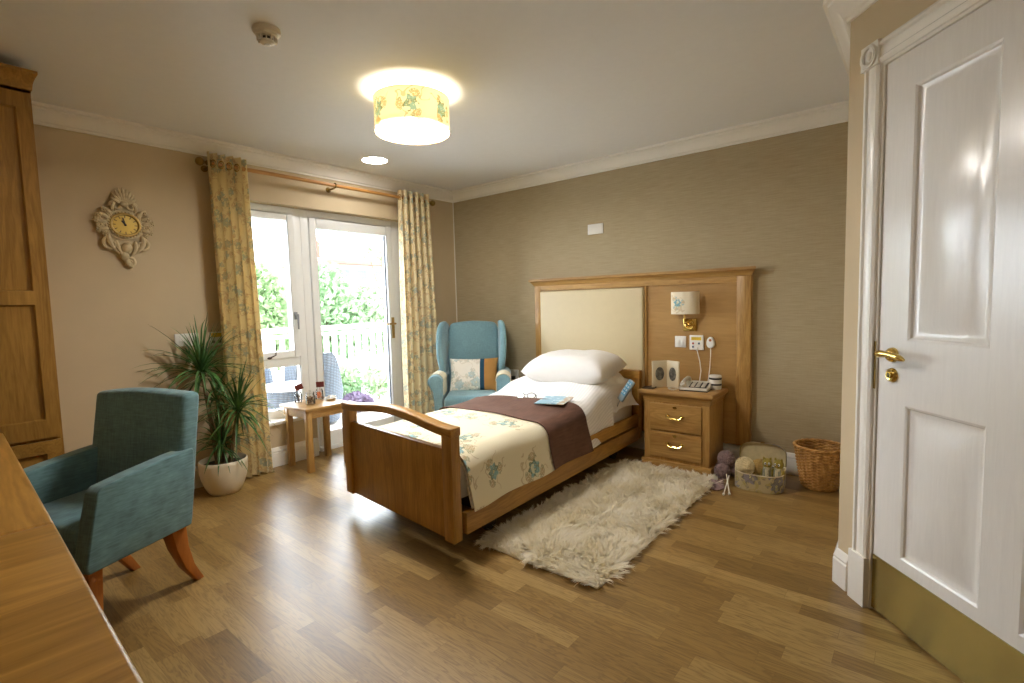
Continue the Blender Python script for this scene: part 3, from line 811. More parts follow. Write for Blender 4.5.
# wall plates above the plant
def plate(name, label, cat, y, z, wy, hz_, mat):
    t = thing(name, label, cat, (0, y, z)); B().box(0, .009, -wy/2, wy/2, -hz_/2, hz_/2).obj('face_plate', mat, t, bevel=.003); return t
p1 = plate('socket_plate', 'white double wall plate behind the dracaena leaves', 'wall plate', -2.585, 1.035, .146, .086, PLAST)
for dy in (-.035, .035): B().box(.009, .0125, dy-.014, dy+.014, -.018, .018).obj('outlet', PLAST, p1, bevel=.0015)
p2 = plate('alarm_unit', 'small white alarm unit with a yellow label beside the left curtain', 'alarm unit', -2.4, 1.03, .086, .098, PLAST)
B().box(.009, .0105, -.034, .034, .012, .04).obj('yellow_label', plain('yellow_card', 'dcb83a', .5), p2)
for dy in (-.02, .02): B().box(.009, .013, dy-.009, dy+.009, -.03, -.012).obj('button', plain('grey_button', '7e7c78', .5), p2)

# curtain pole and curtains
PZ, PXX = 2.232, .105
cp = thing('curtain_pole', 'wooden curtain pole with brass finials above the patio door', 'curtain pole', (0, 0, 0))
POLE = wood('pole_wood', '9a6a34', 'c6924e', 'y', .35, 1, .15)
B().cyl((PXX, -2.41, PZ), (PXX, -.44, PZ), .0145, n=18).obj('pole', POLE, cp)
for y, s in ((-2.41, -1), (-.44, 1)):
    f = B().lathe([(.0, 0), (.017, 0), (.018, .012), (.010, .018), (.010, .03), (.015, .034), (.026, .048), (.030, .064), (.025, .082), (.012, .092), (0, .095)], n=22)
    f.move(lambda v: Vector((PXX+v.x, y+s*v.z*.85, PZ+v.y))); f.obj('finial', BRASSD, cp, label='bronze ball finial')
for y in (-2.40, -1.455, -.45):
    b = B().lathe([(.022, 0), (.022, .006), (.012, .01), (.008, .03), (.008, .09), (0, .09)], n=16); b.move(lambda v: Vector((v.z, y+v.x, PZ-.02+v.y)))
    b.tube([(PXX, y+.02*cos(a), PZ+.02*sin(a)) for a in [2*pi*k/20 for k in range(20)]], .005, 6, closed=True) if False else None
    ring = [(PXX+.0185*cos(a), y, PZ+.0185*sin(a)) for a in [2*pi*k/20 for k in range(20)]]
    b.tube(ring, .005, 6, closed=True); b.obj('bracket', BRASSD, cp)
CURT = floral('floral_curtain_cloth', 'f8eac0', 'UV', 8.5, .036, pal=('c8b484', '9cb4ba', 'b8a474', 'c4985c'), transl=.15, jitter=.9, soft=.62)
def curtain(name, y0, y1, nw, ph, label, tl=0, tr=0, bl=0, br=0):
    t = thing(name, label, 'curtain', (PXX, (y0+y1)/2, 0), 0, 'floral curtains on the pole')
    W = y1-y0; L = 2.3
    N = nw*18; pts0 = []
    def wave(u, v):
        drop = 1-v
        amp = .040 + .012*sin(pi*drop*.9) + .008*sin(u*17+drop*2)*drop
        ph2 = ph + .25*drop*sin(u*5)
        x = amp*sin(2*pi*nw*u + ph2)
        y = (u-.5)*W + ((tl*(1-drop)+bl*drop)*(1-u) + (tr*(1-drop)+br*drop)*u) + .006*sin(2*pi*nw*u*2+1)
        return x, y
    arc = [0]
    for i in range(N):
        a, b2 = wave(i/N, 1), wave((i+1)/N, 1); arc.append(arc[-1]+sqrt((a[0]-b2[0])**2+(a[1]-b2[1])**2))
    def f(u, v):
        x, y = wave(u, v); return Vector((x, y, .012 + v*(2.30-.012)))
    b = B().grid(N, 26, f, lambda u, v: (arc[min(N, int(round(u*N)))]*1.0, v*2.3))
    b.thick(.003)
    o = b.obj('cloth', CURT, t, ang=80)
    e = B()
    for k in range(2*nw):
        u = (k*pi - ph)/(2*pi*nw)
        if 0 <= u <= 1:
            y = wave(u, 1)[1]
            a0 = atan2(wave(u+.01, 1)[0]-wave(u-.01, 1)[0], wave(u+.01, 1)[1]-wave(u-.01, 1)[1])
            nx, ny = cos(a0), -sin(a0)
            ring = [Vector((ny*.024*cos(a)*0 + sin(a0)*.024*cos(a), y + cos(a0)*.024*cos(a), PZ + .024*sin(a))) for a in [2*pi*j/20 for j in range(20)]]
            B().tube(ring, .0045, 6, closed=True).obj('eyelet', BRASS, t)
    return t
curtain('curtain', -2.425, -2.125, 5, .5, 'gathered floral cream curtain left of the window, beside the plant', 0, -.045, .02, .01)
curtain('curtain', -.80, -.45, 5, 2.2, 'gathered floral cream curtain right of the patio door, behind the wing chair', 0, -.02, -.03, .045)

# side table with jars
tb = thing('side_table', 'small oak side table in front of the window with jars on it', 'side table', (.243, -1.80, 0))
B().box(-.24, .165, -.18, .20, .463, .485).obj('table_top', OAKY, tb, bevel=.005, seg=3)
ap = B()
ap.box(-.21, .145, -.16, -.142, .405, .463).box(-.21, .145, .165, .183, .405, .463).box(-.21, -.192, -.142, .165, .405, .463).box(.127, .145, -.142, .165, .405, .463)
ap.obj('apron', OAKY, tb)
for x in (-.16, .127):
    for y in (-.145, .166): B().box(x-.021, x+.021, y-.021, y+.021, 0, .4625).obj('leg', OAKZ, tb, bevel=.003)
JG = NT('jar_glass'); _tr = JG.n('ShaderNodeBsdfTransparent'); _gl = JG.n('ShaderNodeBsdfGlossy'); _gl.inputs['Roughness'].default_value = .03
_fr = JG.n('ShaderNodeFresnel'); _fr.inputs[0].default_value = 1.45; _mx = JG.n('ShaderNodeMixShader')
JG.l(_fr.outputs[0], _mx.inputs[0]); JG.l(_tr.outputs[0], _mx.inputs[1]); JG.l(_gl.outputs[0], _mx.inputs[2]); JG.l(_mx.outputs[0], JG.out.inputs[0]); JG = JG.m
TAG = plain('dark_red_card', '6a2a24', .6)
def jar(x, y, r, h, label, fill, lid, card):
    t = thing('glass_jar', label, 'jar', (x, y, .485), 0, 'glass jars on the side table')
    B().lathe([(0,0), (r*.92,0), (r,.006), (r,h*.78), (r*.8,h*.9), (r*.8,h), (r*.76,h), (r*.76,h*.9), (r*.95,h*.77), (r*.95,.008), (0,.006)], n=28).obj('jar', JG, t)
    rg = random.Random(int(x*1000)); f = B()
    for k in range(26):
        a = rg.uniform(0, 6.28); q = rg.uniform(0, r*.68); f.ball((q*cos(a), q*sin(a), .014+rg.uniform(0, h*.55)), r*.24, 8, 6)
    f.obj('sweets', fill, t)
    if lid: B().lathe([(0,h), (r*.86,h), (r*.9,h+.004), (r*.86,h+.01), (.004,h+.014), (.008,h+.018), (.0085,h+.024), (0,h+.028)], n=24).obj('lid', JG, t, label='glass lid with a knob')
    if card:
        c = B().box(-.0015, .0015, -.03, .03, -.022, .022)
        c.move(lambda v: Matrix.Rotation(card[1], 3, 'Z') @ (Matrix.Rotation(card[0], 3, 'X') @ v) + Vector((.004, .006, h+.038)))
        c.box(-.001, .001, .004, .008, h*.6, h+.03)
        c.obj('price_card' if False else 'card', TAG, t, label='dark red card standing in the jar')
    return t
jar(.08, -1.86, .028, .085, 'glass jar of dark sweets with a tilted dark red card, left on the side table', plain('dark_sweets', '4a3a2c', .4, var=.4, scale=60), False, (.35, -.6))
jar(.235, -1.845, .036, .085, 'lidded glass jar of brown sweets at the front of the side table', plain('brown_sweets', '7c6448', .4, var=.4, scale=60), True, None)
jar(.10, -1.69, .030, .085, 'glass jar of orange sweets with an upright dark red card', plain('orange_sweets', 'd8804a', .35, var=.3, scale=60), False, (0, -.6))
fd = thing('flower_dish', 'little dish of white flowers on the right of the side table', 'dish', (.19, -1.645, .485))
B().lathe([(0,0), (.03,0), (.045,.012), (.047,.014), (.043,.015), (.028,.005), (0,.004)], n=26).obj('dish', PLAST, fd)
rg = random.Random(2); b = B()
for k in range(9):
    a = rg.uniform(0, 6.28); q = rg.uniform(0, .034); c = (q*cos(a), q*sin(a), .018+rg.uniform(0, .012))
    for m in range(5):
        a2 = m*1.2566; b.ball((c[0]+.009*cos(a2), c[1]+.009*sin(a2), c[2]+.003), (.008, .008, .004), 8, 5)
b.obj('flowers', plain('white_petals', 'f0ece4', .7, var=.02), fd)
# ------------------------------------------------------------------ wing chair
BLUE = fabric('blue_wool', '7a9ea8', .08)
BLUED = fabric('deep_blue_wool', '6e929c', .08)
CREAMF = fabric('cream_arm_cloth', 'cfc4a4', .06)
wc = thing('wing_chair', 'blue wool wing armchair in the corner between window and bed', 'armchair', (.690, -.507, 0), radians(39)); wc.scale = (.92, .95, .965)
wcx = .66
b = B().box(-.275, .275, -.36, .20, .17, .32); b.bevel(.03, 3); b.obj('seat_base', BLUED, wc)
b = B().box(-.245, .245, -.385, .16, .32, .455); b.bevel(.045, 5)
b.move(lambda v: v + Vector((0, 0, .02*(1-(v.x/.25)**2) if v.z > .4 else 0))); b.obj('seat_cushion', BLUE, wc, ang=70)
poly = [(-.255, .34), (.255, .34), (.268, .8), (.262, 1.02), (.235, 1.085)] + [(.235 - .47*i/10, 1.085 + .02*sin(pi*i/10)) for i in range(1, 10)] + [(-.235, 1.085), (-.262, 1.02), (-.268, .8)]
b = B().prism(poly, 'y', .13, .25); b.bevel(.035, 4)
b.move(lambda v: v + Vector((0, .13*sm(.3, 1.15, v.z) - .02*(1-(v.x/.27)**2), 0))); b.obj('backrest', BLUE, wc, ang=70)
for s in (-1, 1):
    wp = [(.30, .60), (.0, .60), (-.055, .68), (-.07, .78), (-.075, .90), (-.065, 1.0), (-.03, 1.07), (.03, 1.105), (.12, 1.11), (.30, 1.08)]
    b = B().prism(wp, 'x', s*.262, s*.322); b.bevel(.026, 4)
    b.move(lambda v: v + Vector((s*.035*sm(.1, -.1, v.y)*sm(.6, .85, v.z) - s*.0, .09*sm(.6, 1.15, v.z), 0))); b.obj('wing', BLUE, wc, ang=70)
    # rolled arm: front profile swept along the depth
    prof = [(s*.255, .17), (s*.255, .55)] + [(s*(.318 - .068*cos(a)), .592 + .058*sin(a)) for a in [pi*(-.15) + pi*1.3*i/14 for i in range(15)]] + [(s*.335, .50), (s*.325, .17)]
    b = B().prism(prof, 'y', -.37, .20); b.bevel(.012, 3)
    arm = b.obj('arm', BLUE, wc, ang=60)
    cov = B(); n = 20
    def cf(u, v):
        q = u
        if q < .25: p = (.249, .46 + (.592-.46)*q/.25)
        elif q < .8:
            a = -.15*0 + pi*(q-.25)/.55; p = (.318 - .0735*cos(a), .593 + .0635*sin(a))
        else: p = (.3915 - .03*(q-.8)/.2, .593 - .17*(q-.8)/.2)
        y0, y1 = (-.379, -.12) if s > 0 else (-.28, -.06)
        return Vector((s*p[0], y0 + (y1-y0)*v, p[1]))
    cov.grid(30, 6, cf); cov.thick(.006); cov.obj('arm_cover', CREAMF, wc, ang=70, label='cream cloth cover over the arm')
for x in (-.25, .25):
    for y, dy in ((-.32, -.01), (.19, .05)):
        b = B(); rings = [[b.bm.verts.new((x+i*r, y+o+j*r, z)) for i, j in ((-1,-1),(1,-1),(1,1),(-1,1))] for r, z, o in ((.024, .175, 0), (.016, 0, dy))]
        for k in range(4): b.bm.faces.new((rings[0][k], rings[0][(k+1) % 4], rings[1][(k+1) % 4], rings[1][k]))
        b.bm.faces.new(rings[0]); b.bm.faces.new(rings[1]); b.obj('leg', ORANGE, wc, bevel=.003)

def pillow_bm(W, D, T, nu=36, nv=28, pw=2.6, wr=.0, seed=0, flat=.5):
    """pillow: x width, y depth, z thickness; flat = share of thickness above the seam"""
    rg = random.Random(seed); ph = [rg.uniform(0, 6) for _ in range(6)]
    b = B()
    def mk(sg):
        def f(u, v):
            x, y = 2*u-1, 2*v-1
            e = (max(0, 1-abs(x)**pw)*max(0, 1-abs(y)**pw))**.5
            pin = 1 - .07*(1-abs(y)**2)*0 - .06*(abs(x)**2)*(1-abs(y)**2) 
            pin2 = 1 - .06*(abs(y)**2)*(1-abs(x)**2)
            wz = wr*(sin(9*x+ph[0]+3*y)*.5 + sin(13*y+ph[1]-4*x)*.35 + sin(21*x-9*y+ph[2])*.2)*min(1, e*2.2)
            return Vector((x*W/2*pin, y*D/2*pin2, sg*T*(flat if sg > 0 else 1-flat)*e + wz))
        return f
    b.grid(nu, nv, mk(1), lambda u, v: (u*W, v*D)); b.grid(nu, nv, mk(-1), lambda u, v: (u*W, v*D+2))
    bmesh.ops.remove_doubles(b.bm, verts=b.bm.verts, dist=1e-5)
    return b
def cushion_mat():
    t = NT('printed_cushion_cloth')
    v = t.coord('UV'); sp = t.n('ShaderNodeSeparateXYZ'); t.l(v, sp.inputs[0])
    fl = floral_color(t, v, 'f0ebdf', 7.0, .05, pal=('aab4a4', 'a8c4c8', '9a9688', 'c4baa4'), soft=.6)
    c = t.mix(t.math('GREATER_THAN', sp.outputs[0], .285), fl, lin('2f4f66'))
    c = t.mix(t.math('GREATER_THAN', sp.outputs[0], .325), c, lin('b98a50'))
    t.bsdf(c, .9, spec=.1, bump=t.noise(v, 300, 2), bstr=.2, bdist=.003); return t.m
cu = thing('cushion', 'printed cushion with a blue stripe and ochre end on the wing chair', 'cushion', (0, 0, 0))
cb = pillow_bm(.45, .32, .13, wr=.003, seed=4)
cb.obj('cushion_cover', cushion_mat(), cu)
cu.location = Matrix.Rotation(radians(38), 4, 'Z') @ Vector((.015, .01, .575)) + Vector((.690, -.507, 0))
cu.rotation_euler = (radians(72), 0, radians(38))

# ------------------------------------------------------------------ headboard wall panel
HX0, HX1 = 1.085, 2.965
hp = thing('headboard_panel', 'wide oak wall panel with padded headboard behind the bed', 'headboard', ((HX0+HX1)/2, 0, 0))
hc = (HX0+HX1)/2
for x0, x1 in ((HX0, 1.155), (2.87, HX1)): B().box(x0-hc, x1-hc, -.05, 0, .16, 1.385).obj('stile', OAKZ, hp, bevel=.003)
B().box(1.155-hc, 2.87-hc, -.05, 0, 1.335, 1.385).obj('top_rail', OAKX, hp)
B().box(1.155-hc, 2.87-hc, -.036, 0, .16, 1.335).obj('veneer_panel', VENX, hp)
b = B(); prof = [(-.05, 1.378), (-.056, 1.382), (-.060, 1.392), (-.07, 1.405), (-.082, 1.415), (-.088, 1.418), (-.088, 1.438), (0, 1.438), (0, 1.378)]
rings = []
for x, s in ((HX0-hc, -1), (HX1-hc, 1)):
    rings.append([b.bm.verts.new((x + s*max(0, (-y-.05)), y, z)) for y, z in prof])
for k in range(len(prof)): b.bm.faces.new((rings[0][k], rings[0][(k+1) % len(prof)], rings[1][(k+1) % len(prof)], rings[1][k]))
b.bm.faces.new(rings[0]); b.bm.faces.new(rings[1]); b.obj('cornice', OAKX, hp, ang=25)
b = B().box(1.16-hc, 2.172-hc, -.075, -.03, .46, 1.327); b.bevel(.016, 4); b.obj('padded_headboard', plain('cream_leatherette', 'cfc09a', .45, var=.015), hp, label='cream padded headboard cushion')
B().box(2.174-hc, 2.19-hc, -.052, -.03, .16, 1.335).obj('divider', OAKZ, hp)

# ------------------------------------------------------------------ bed (local: x across, y from the foot to the head)
BL, BR = (1.725, -2.205, 0), radians(1.6)
bed = thing('bed', 'oak framed single care bed with an arched footboard', 'bed', BL, BR)
HWB = .50
def post(x, y, z1, s):
    b = B().box(x-.037, x+.037, y-.03, y+.03, .10, z1); return b.obj('post', BEDZ, bed, bevel=.005)
post(-HWB+.037, 0, .648, -1); post(HWB-.037, 0, .648, 1)
B().box(-HWB+.07, HWB-.07, -.015, .018, .105, .543).obj('foot_panel', BEDZ, bed, bevel=.002)
def archz(x):
    q = min(1, abs(x)/.44); return .038*cos(q*pi/2)**1.5 if q < 1 else 0
xs = [-HWB-.012 + (2*HWB+.018)*i/44 for i in range(45)]
b = B(); poly = [(x, .655 + archz(x)) for x in xs] + [(x, .612 + archz(x)*1.05) for x in reversed(xs)]
b.prism(poly, 'y', -.034, .034); b.obj('arched_rail', BEDX, bed, bevel=.006, seg=2, ang=50)
for x in (-HWB+.037, HWB-.037): 
    b = B().box(x-.037, x+.037, 2.05, 2.10, .12, .665); b.obj('head_post', BEDZ, bed, bevel=.004)
B().box(-HWB+.07, HWB-.07, 2.06, 2.085, .2, .60).obj('head_panel', BEDX, bed)
B().box(-HWB-.004, HWB+.004, 2.045, 2.105, .60, .668).obj('head_rail', BEDX, bed, bevel=.006)
for s in (-1, 1):
    x = s*(HWB-.022) + (.045 if s < 0 else 0)
    B().box(x-.016, x+.016, .03 if s > 0 else .115, 2.05, .112, .218).obj('side_rail', BEDY, bed, bevel=.003)
    B().box(x-.016, x+.016, .95, 2.05, .236, .318).obj('upper_rail', BEDY, bed, bevel=.003)
B().box(-.45, .45, .13, 2.05, .20, .262).obj('mattress_platform', plain('dark_steel', '2c2a28', .5, .5), bed)
for x in (-.38, .38):
    for y in (.32, 1.82):
        b = B().box(x-.03, x+.03, y-.03, y+.03, .10, .2); b.obj('leg', plain('grey_steel', '4a4845', .5, .4), bed)
        b = B().cyl((x-.014, y, .05), (x+.014, y, .05), .05, n=20); b.cyl((x-.02, y, .05), (x+.02, y, .05), .015, n=12); b.obj('castor', DARK, bed)

for o in bed.children:
    if o.name.split('.')[0] in ('post', 'foot_panel', 'arched_rail'):
        for v in o.data.vertices: v.co.y += .026 - .128*v.co.x; v.co.x -= .04*sm(.5, -.5, v.co.x)
def ztop(y): return .462 + .035*sm(.85, 1.25, y) + .105*sm(1.2, 1.66, y)
def bedsec(off, y, zl, zr, W0=.442, flare=.03, r=.10):
    """polyline of the cloth section at y, from left hem over the top to the right hem"""
    zt = ztop(y) + off; W = W0 + off; WL = W - .045; pts = []
    n = 8
    for i in range(n): t_ = i/n; pts.append(Vector((-(WL + flare*(1-t_)**1.5), y, zl + (zt-r-zl)*t_)))
    for i in range(n+1): a = pi/2*i/n; pts.append(Vector((-(WL-r) - r*cos(a), y, zt-r + r*sin(a))))
    for i in range(1, 14): t_ = i/14; x = -(WL-r) + (W+WL-2*r)*t_; pts.append(Vector((x, y, zt + .018*(1-(x/(W-r))**2))))
    for i in range(n+1): a = pi/2*(1-i/n); pts.append(Vector(((W-r) + r*cos(a), y, zt-r + r*sin(a))))
    for i in range(1, n+1): t_ = i/n; pts.append(Vector((W + flare*t_**1.5, y, zt-r + (zr-zt+r)*t_)))
    L = [0]
    for a, c in zip(pts, pts[1:]): L.append(L[-1] + (c-a).length)
    return pts, L
def along(pts, L, u):
    s = u*L[-1]
    for i in range(len(L)-1):
        if s <= L[i+1] + 1e-9:
            return pts[i].lerp(pts[i+1], (s-L[i])/max(1e-9, L[i+1]-L[i])), s - L[-1]/2
    return pts[-1], L[-1]/2
def cloth(name, mat, parent, off, yr, yl, zl, zr, th, nx=70, ny=30, wob=.004, seed=1, hem=None, label=None):
    """yr/yl: (start, end) along the bed at the right / left hem"""
    rg = random.Random(seed); ph = [rg.uniform(0, 6) for _ in range(8)]
    b = B()
    def f(u, v, want=0):
        y0 = yl[0] + (yr[0]-yl[0])*u; y1 = yl[1] + (yr[1]-yl[1])*u
        y = y0 + (y1-y0)*v
        hl = zl(y) if callable(zl) else zl; hr = zr(y) if callable(zr) else zr
        pts, L = bedsec(off, y, hl, hr)
        p, s = along(pts, L, u)
        edge = abs(u-.5)*2
        w_ = (wob(y) if callable(wob) else wob)*(sin(7*y+ph[0]+4*s) + .7*sin(15*s+ph[1]-6*y) + .5*sin(23*y+ph[2]+9*s))
        side = sm(.62, .9, edge)
        nrm = Vector((0,0,1)) if side < .5 else Vector((1 if u > .5 else -1, 0, .3))
        p = p + nrm*w_*(1-.3*side) + Vector(((1 if u > .5 else -1)*.012*side*sin(11*y+.7), 0, 0))
        if want: return (s, y)
        p.y += max(0, .026 - .128*p.x)*max(0, 1 - y/1.2)
        return p
    b.grid(nx, ny, f, lambda u, v: f(u, v, 1))
    bmesh.ops.recalc_face_normals(b.bm, faces=b.bm.faces)
    up = sum(fc.normal.z for fc in b.bm.faces)
    bmesh.ops.solidify(b.bm, geom=b.bm.faces[:], thickness=th if up > 0 else -th)
    return b.obj(name, mat, parent, ang=75, label=label)
LINEN = plain('white_sheet_cotton', 'e8e6e2', .9, var=.01)
mt = thing('mattress', 'white sheeted mattress, its head end showing beside the handset', 'mattress', BL, BR)
b = B()
def mf(u, v):
    y = .05 + 1.99*v; pts, L = bedsec(0, y, .275, .275, flare=-.005, r=.06); p, s = along(pts, L, u); return p + Vector((0, max(0, .03 - .128*p.x)*max(0, 1 - y/1.2), -.004 + .004*sin(9*y+5*p.x)))
b.grid(60, 44, mf); 
bmesh.ops.holes_fill(b.bm, edges=[e for e in b.bm.edges if len(e.link_faces) == 1])
b.obj('sheeted_core', LINEN, mt, ang=70)
def duvet_mat():
    t = NT('striped_white_sateen')
    v = t.coord('UV'); sp = t.n('ShaderNodeSeparateXYZ'); t.l(v, sp.inputs[0])
    st = t.math('GREATER_THAN', t.math('FRACT', t.math('MULTIPLY', sp.outputs[0], 42.0)), .5)
    col = t.mix(st, lin('e2e0de'), lin('edebe9')); rg = t.math('ADD', .5, t.math('MULTIPLY', st, .35))
    t.bsdf(col, rg, spec=.3, bump=t.math('ADD', t.noise(v, 26, 3), t.math('MULTIPLY', st, .3)), bstr=.3, bdist=.012, Sheen_Weight=.2); return t.m
DUVET = duvet_mat()
dv_ = thing('duvet', 'white striped duvet across the middle of the bed', 'duvet', BL, BR)
cloth('duvet_cover', DUVET, dv_, .026, (.06, 1.62), (.06, 1.70), lambda y: .27, lambda y: .236 + .045*sm(1.46, 1.64, y), .010, 80, 60, lambda y: .002 + .006*sm(1.05, 1.3, y), 3)
SPREAD = floral('floral_bedspread_cloth', 'e6dec2', 'UV', 3.4, .062, off=(.13, .07, 0), pal=('8a8a62', '86b0b4', '64755c', 'b0986a'), jitter=.6, soft=.9)
sp_ = thing('bedspread', 'cream bedspread with teal flowers over the foot of the bed', 'bedspread', BL, BR)
cloth('bedspread_cloth', SPREAD, sp_, .046, (.05, .80), (.05, .80), .245, .228, .003, 70, 26, .003, 5)
BROWN = fabric('brown_velvet', '66493c', .12, 90, .85, .08)
th_ = thing('throw', 'dark brown throw laid across the middle of the bed', 'throw', BL, BR)
cloth('throw_cloth', BROWN, th_, .056, (.76, 1.22), (.70, 1.06), .25, .235, .004, 70, 20, .003, 6)
Rb = Matrix.Rotation(BR, 4, 'Z')
def bedpt(x, y, z): 
    p = Rb @ Vector((x, y, z)); return (p.x+BL[0], p.y+BL[1], p.z)
pl_ = thing('pillow', 'plump white pillow at the head of the bed', 'pillow', bedpt(.10, 1.72, .70), BR + radians(3))
b = pillow_bm(.69, .47, .225, 44, 32, 4.6, .006, 9, .55); 
b.move(lambda v: v + Vector((0, 0, .035*sm(-.24, .24, v.y) - .012)))
b.obj('pillow_case', LINEN, pl_, ang=80)
lp = thing('pillow', 'flat white pillow under the plump one, its crumpled end hanging by the cabinet', 'pillow', bedpt(.10, 1.86, .625), BR + radians(-4))
b = pillow_bm(.88, .36, .11, 44, 26, 2.4, .008, 15, .5)
b.move(lambda v: v + Vector((-.02*sm(.3, .44, v.x), -.03*sm(.25, .44, v.x), -.22*sm(.22, .46, v.x))))
b.obj('pillow_case', LINEN, lp, ang=80)
# handset hung at the bed side
hs_ = thing('bed_handset', 'pale blue bed control handset leaning on the mattress by the cabinet', 'remote control', bedpt(.50, 1.70, .49), BR)
hs_.rotation_euler = (radians(-22), radians(24), BR + radians(-25))
b = B().box(-.028, .028, -.011, .011, 0, .175); b.obj('body', plain('grey_blue_plastic', '8fa4b0', .4), hs_, bevel=.007)
b = B().box(-.021, .021, -.0135, -.0108, .05, .165); kp = b.obj('keypad', plain('blue_keypad', '5f9fc0', .45), hs_)
for i in range(4):
    for x in (-.011, .011): B().box(x-.006, x+.006, -.0155, -.013, .062+i*.026, .076+i*.026).obj('key', plain('pale_key', 'c8dae4', .5) if i == 0 and x < 0 else bpy.data.materials['pale_key'], kp, bevel=.001)
b = B().tube(bez((0, 0, .0), (.02, 0, -.10), (-.06, .1, -.12), 10), .004, 8); b.obj('cable', plain('grey_cable', '8a8e90', .5), hs_)
# magazine and glasses
mg = thing('magazine', 'magazine with a pale blue cover lying on the duvet', 'magazine', bedpt(.275, 1.16, .560), BR + radians(16))
mgt = NT('magazine_cover'); _v = mgt.coord('Object'); _s = mgt.n('ShaderNodeSeparateXYZ'); mgt.l(_v, _s.inputs[0])
_c = mgt.mix(mgt.math('GREATER_THAN', _s.outputs[0], .055), lin('7fb4cc'), lin('b09a78'))
_c = mgt.mix(mgt.math('GREATER_THAN', mgt.noise(_v, 26, 3), .58), _c, lin('c4dce4'))
mgt.bsdf(_c, .3)
b = B().grid(14, 8, lambda u, v: Vector((-.1+.2*u, -.135+.27*v, .002 + .003*sin(pi*u)))); b.thick(.004); mgo = b.obj('cover', mgt.m, mg)
B().box(-.098, .098, -.133, .133, -.002, .0015).obj('pages', plain('paper_edge', 'd8ccb0', .8), mg)
gl = thing('spectacles', 'pair of dark rimmed spectacles on the duvet by the magazine', 'glasses', bedpt(.05, 1.14, .562), BR + radians(28)); gl.scale = (1.15, 1.15, 1.15); gl.rotation_euler.x = radians(-38)
WIRE = plain('dark_wire', '33383c', .3, .6)
b = B()
for x in (-.033, .033): b.tube([(x+.026*cos(a), 0, .012+.019*sin(a)) for a in [2*pi*k/24 for k in range(24)]], .0022, 6, closed=True)
b.tube(bez((-.009, 0, .016), (0, .002, .024), (.009, 0, .016), 6), .0018, 6)
b.obj('rims', WIRE, gl)
for s in (-1, 1):
    B().tube([(s*.059, 0, .02), (s*.062, .01, .018), (s*.06, .10, .008), (s*.058, .135, -.004)], .0018, 6).obj('temple', WIRE, gl)
for x in (-.033, .033): B().tube([(x, -.0006, .012), (x, .0006, .012)], .0245, 20).obj('lens', JG, gl)
# ------------------------------------------------------------------ bedside cabinet
NX0, NX1, NYF, NYB = 2.313, 2.787, -.37, -.062
bc = thing('bedside_cabinet', 'oak bedside cabinet with two drawers right of the bed', 'cabinet', ((NX0+NX1)/2, (NYF+NYB)/2, 0))
hw, hd = (NX1-NX0)/2, (NYB-NYF)/2
B().box(-hw, hw, -hd, hd, .05, .52).obj('body', OAKZ, bc, bevel=.003)
b = B()
for (w_, z0, z1) in ((.018, 0, .058),): b.box(-hw-w_, hw+w_, -hd-w_, hd, z0, z1)
b.bevel(.006, 2)
pr = [(.018, .058), (.012, .066), (.003, .074)]
b.obj('plinth', OAKX, bc)
b = B(); prof = [(0, .488), (.004, .492), (.006, .505), (.012, .522), (.022, .536), (.026, .54)]
rings = [[b.bm.verts.new((sx*(hw+(d if True else 0)), sy*hd + (-d if sy < 0 else 0), z)) for d, z in prof] for sx, sy in ((-1, 1), (-1, -1), (1, -1), (1, 1))]
for A, C in zip(rings, rings[1:]):
    for k in range(len(prof)-1): b.bm.faces.new((A[k], A[k+1], C[k+1], C[k]))
b.obj('cove_moulding', OAKX, bc, ang=30)
B().box(-hw-.034, hw+.034, -hd-.034, hd, .541, .572).obj('cabinet_top', VENX, bc, bevel=.008, seg=3)
for z0, z1 in ((.285, .478), (.085, .272)):
    d = B().box(-hw+.05, hw-.05, -hd-.0, -hd-.014, z0, z1).obj('drawer', OAKX, bc, bevel=.004)
    zc = (z0+z1)/2 + .012; h = B()
    for s in (-1, 1):
        pl = [(s*.052 + .016*cos(a)*(1+.25*cos(3*a)), zc + .011*sin(a)) for a in [2*pi*k/20 for k in range(20)]]
        h.prism(pl, 'y', -hd-.0175, -hd-.014); h.ball((s*.052, -hd-.022, zc), .007, 10, 7)
    h.tube([(-.052, -hd-.026, zc), (-.045, -hd-.034, zc-.012), (-.022, -hd-.036, zc-.018), (0, -hd-.036, zc-.014), (.022, -hd-.036, zc-.018), (.045, -hd-.034, zc-.012), (.052, -hd-.026, zc)], [.004, .0045, .0045, .0065, .0045, .0045, .004], 8)
    h.obj('drawer_pull', BRASS, d, label='brass swan neck pull')
    k = B().prism([(.015*cos(a), z1-.022 + .009*sin(a)) for a in [2*pi*k/16 for k in range(16)]], 'y', -hd-.0165, -hd-.0135); k.obj('keyhole_plate', BRASS, d)
CT = .572
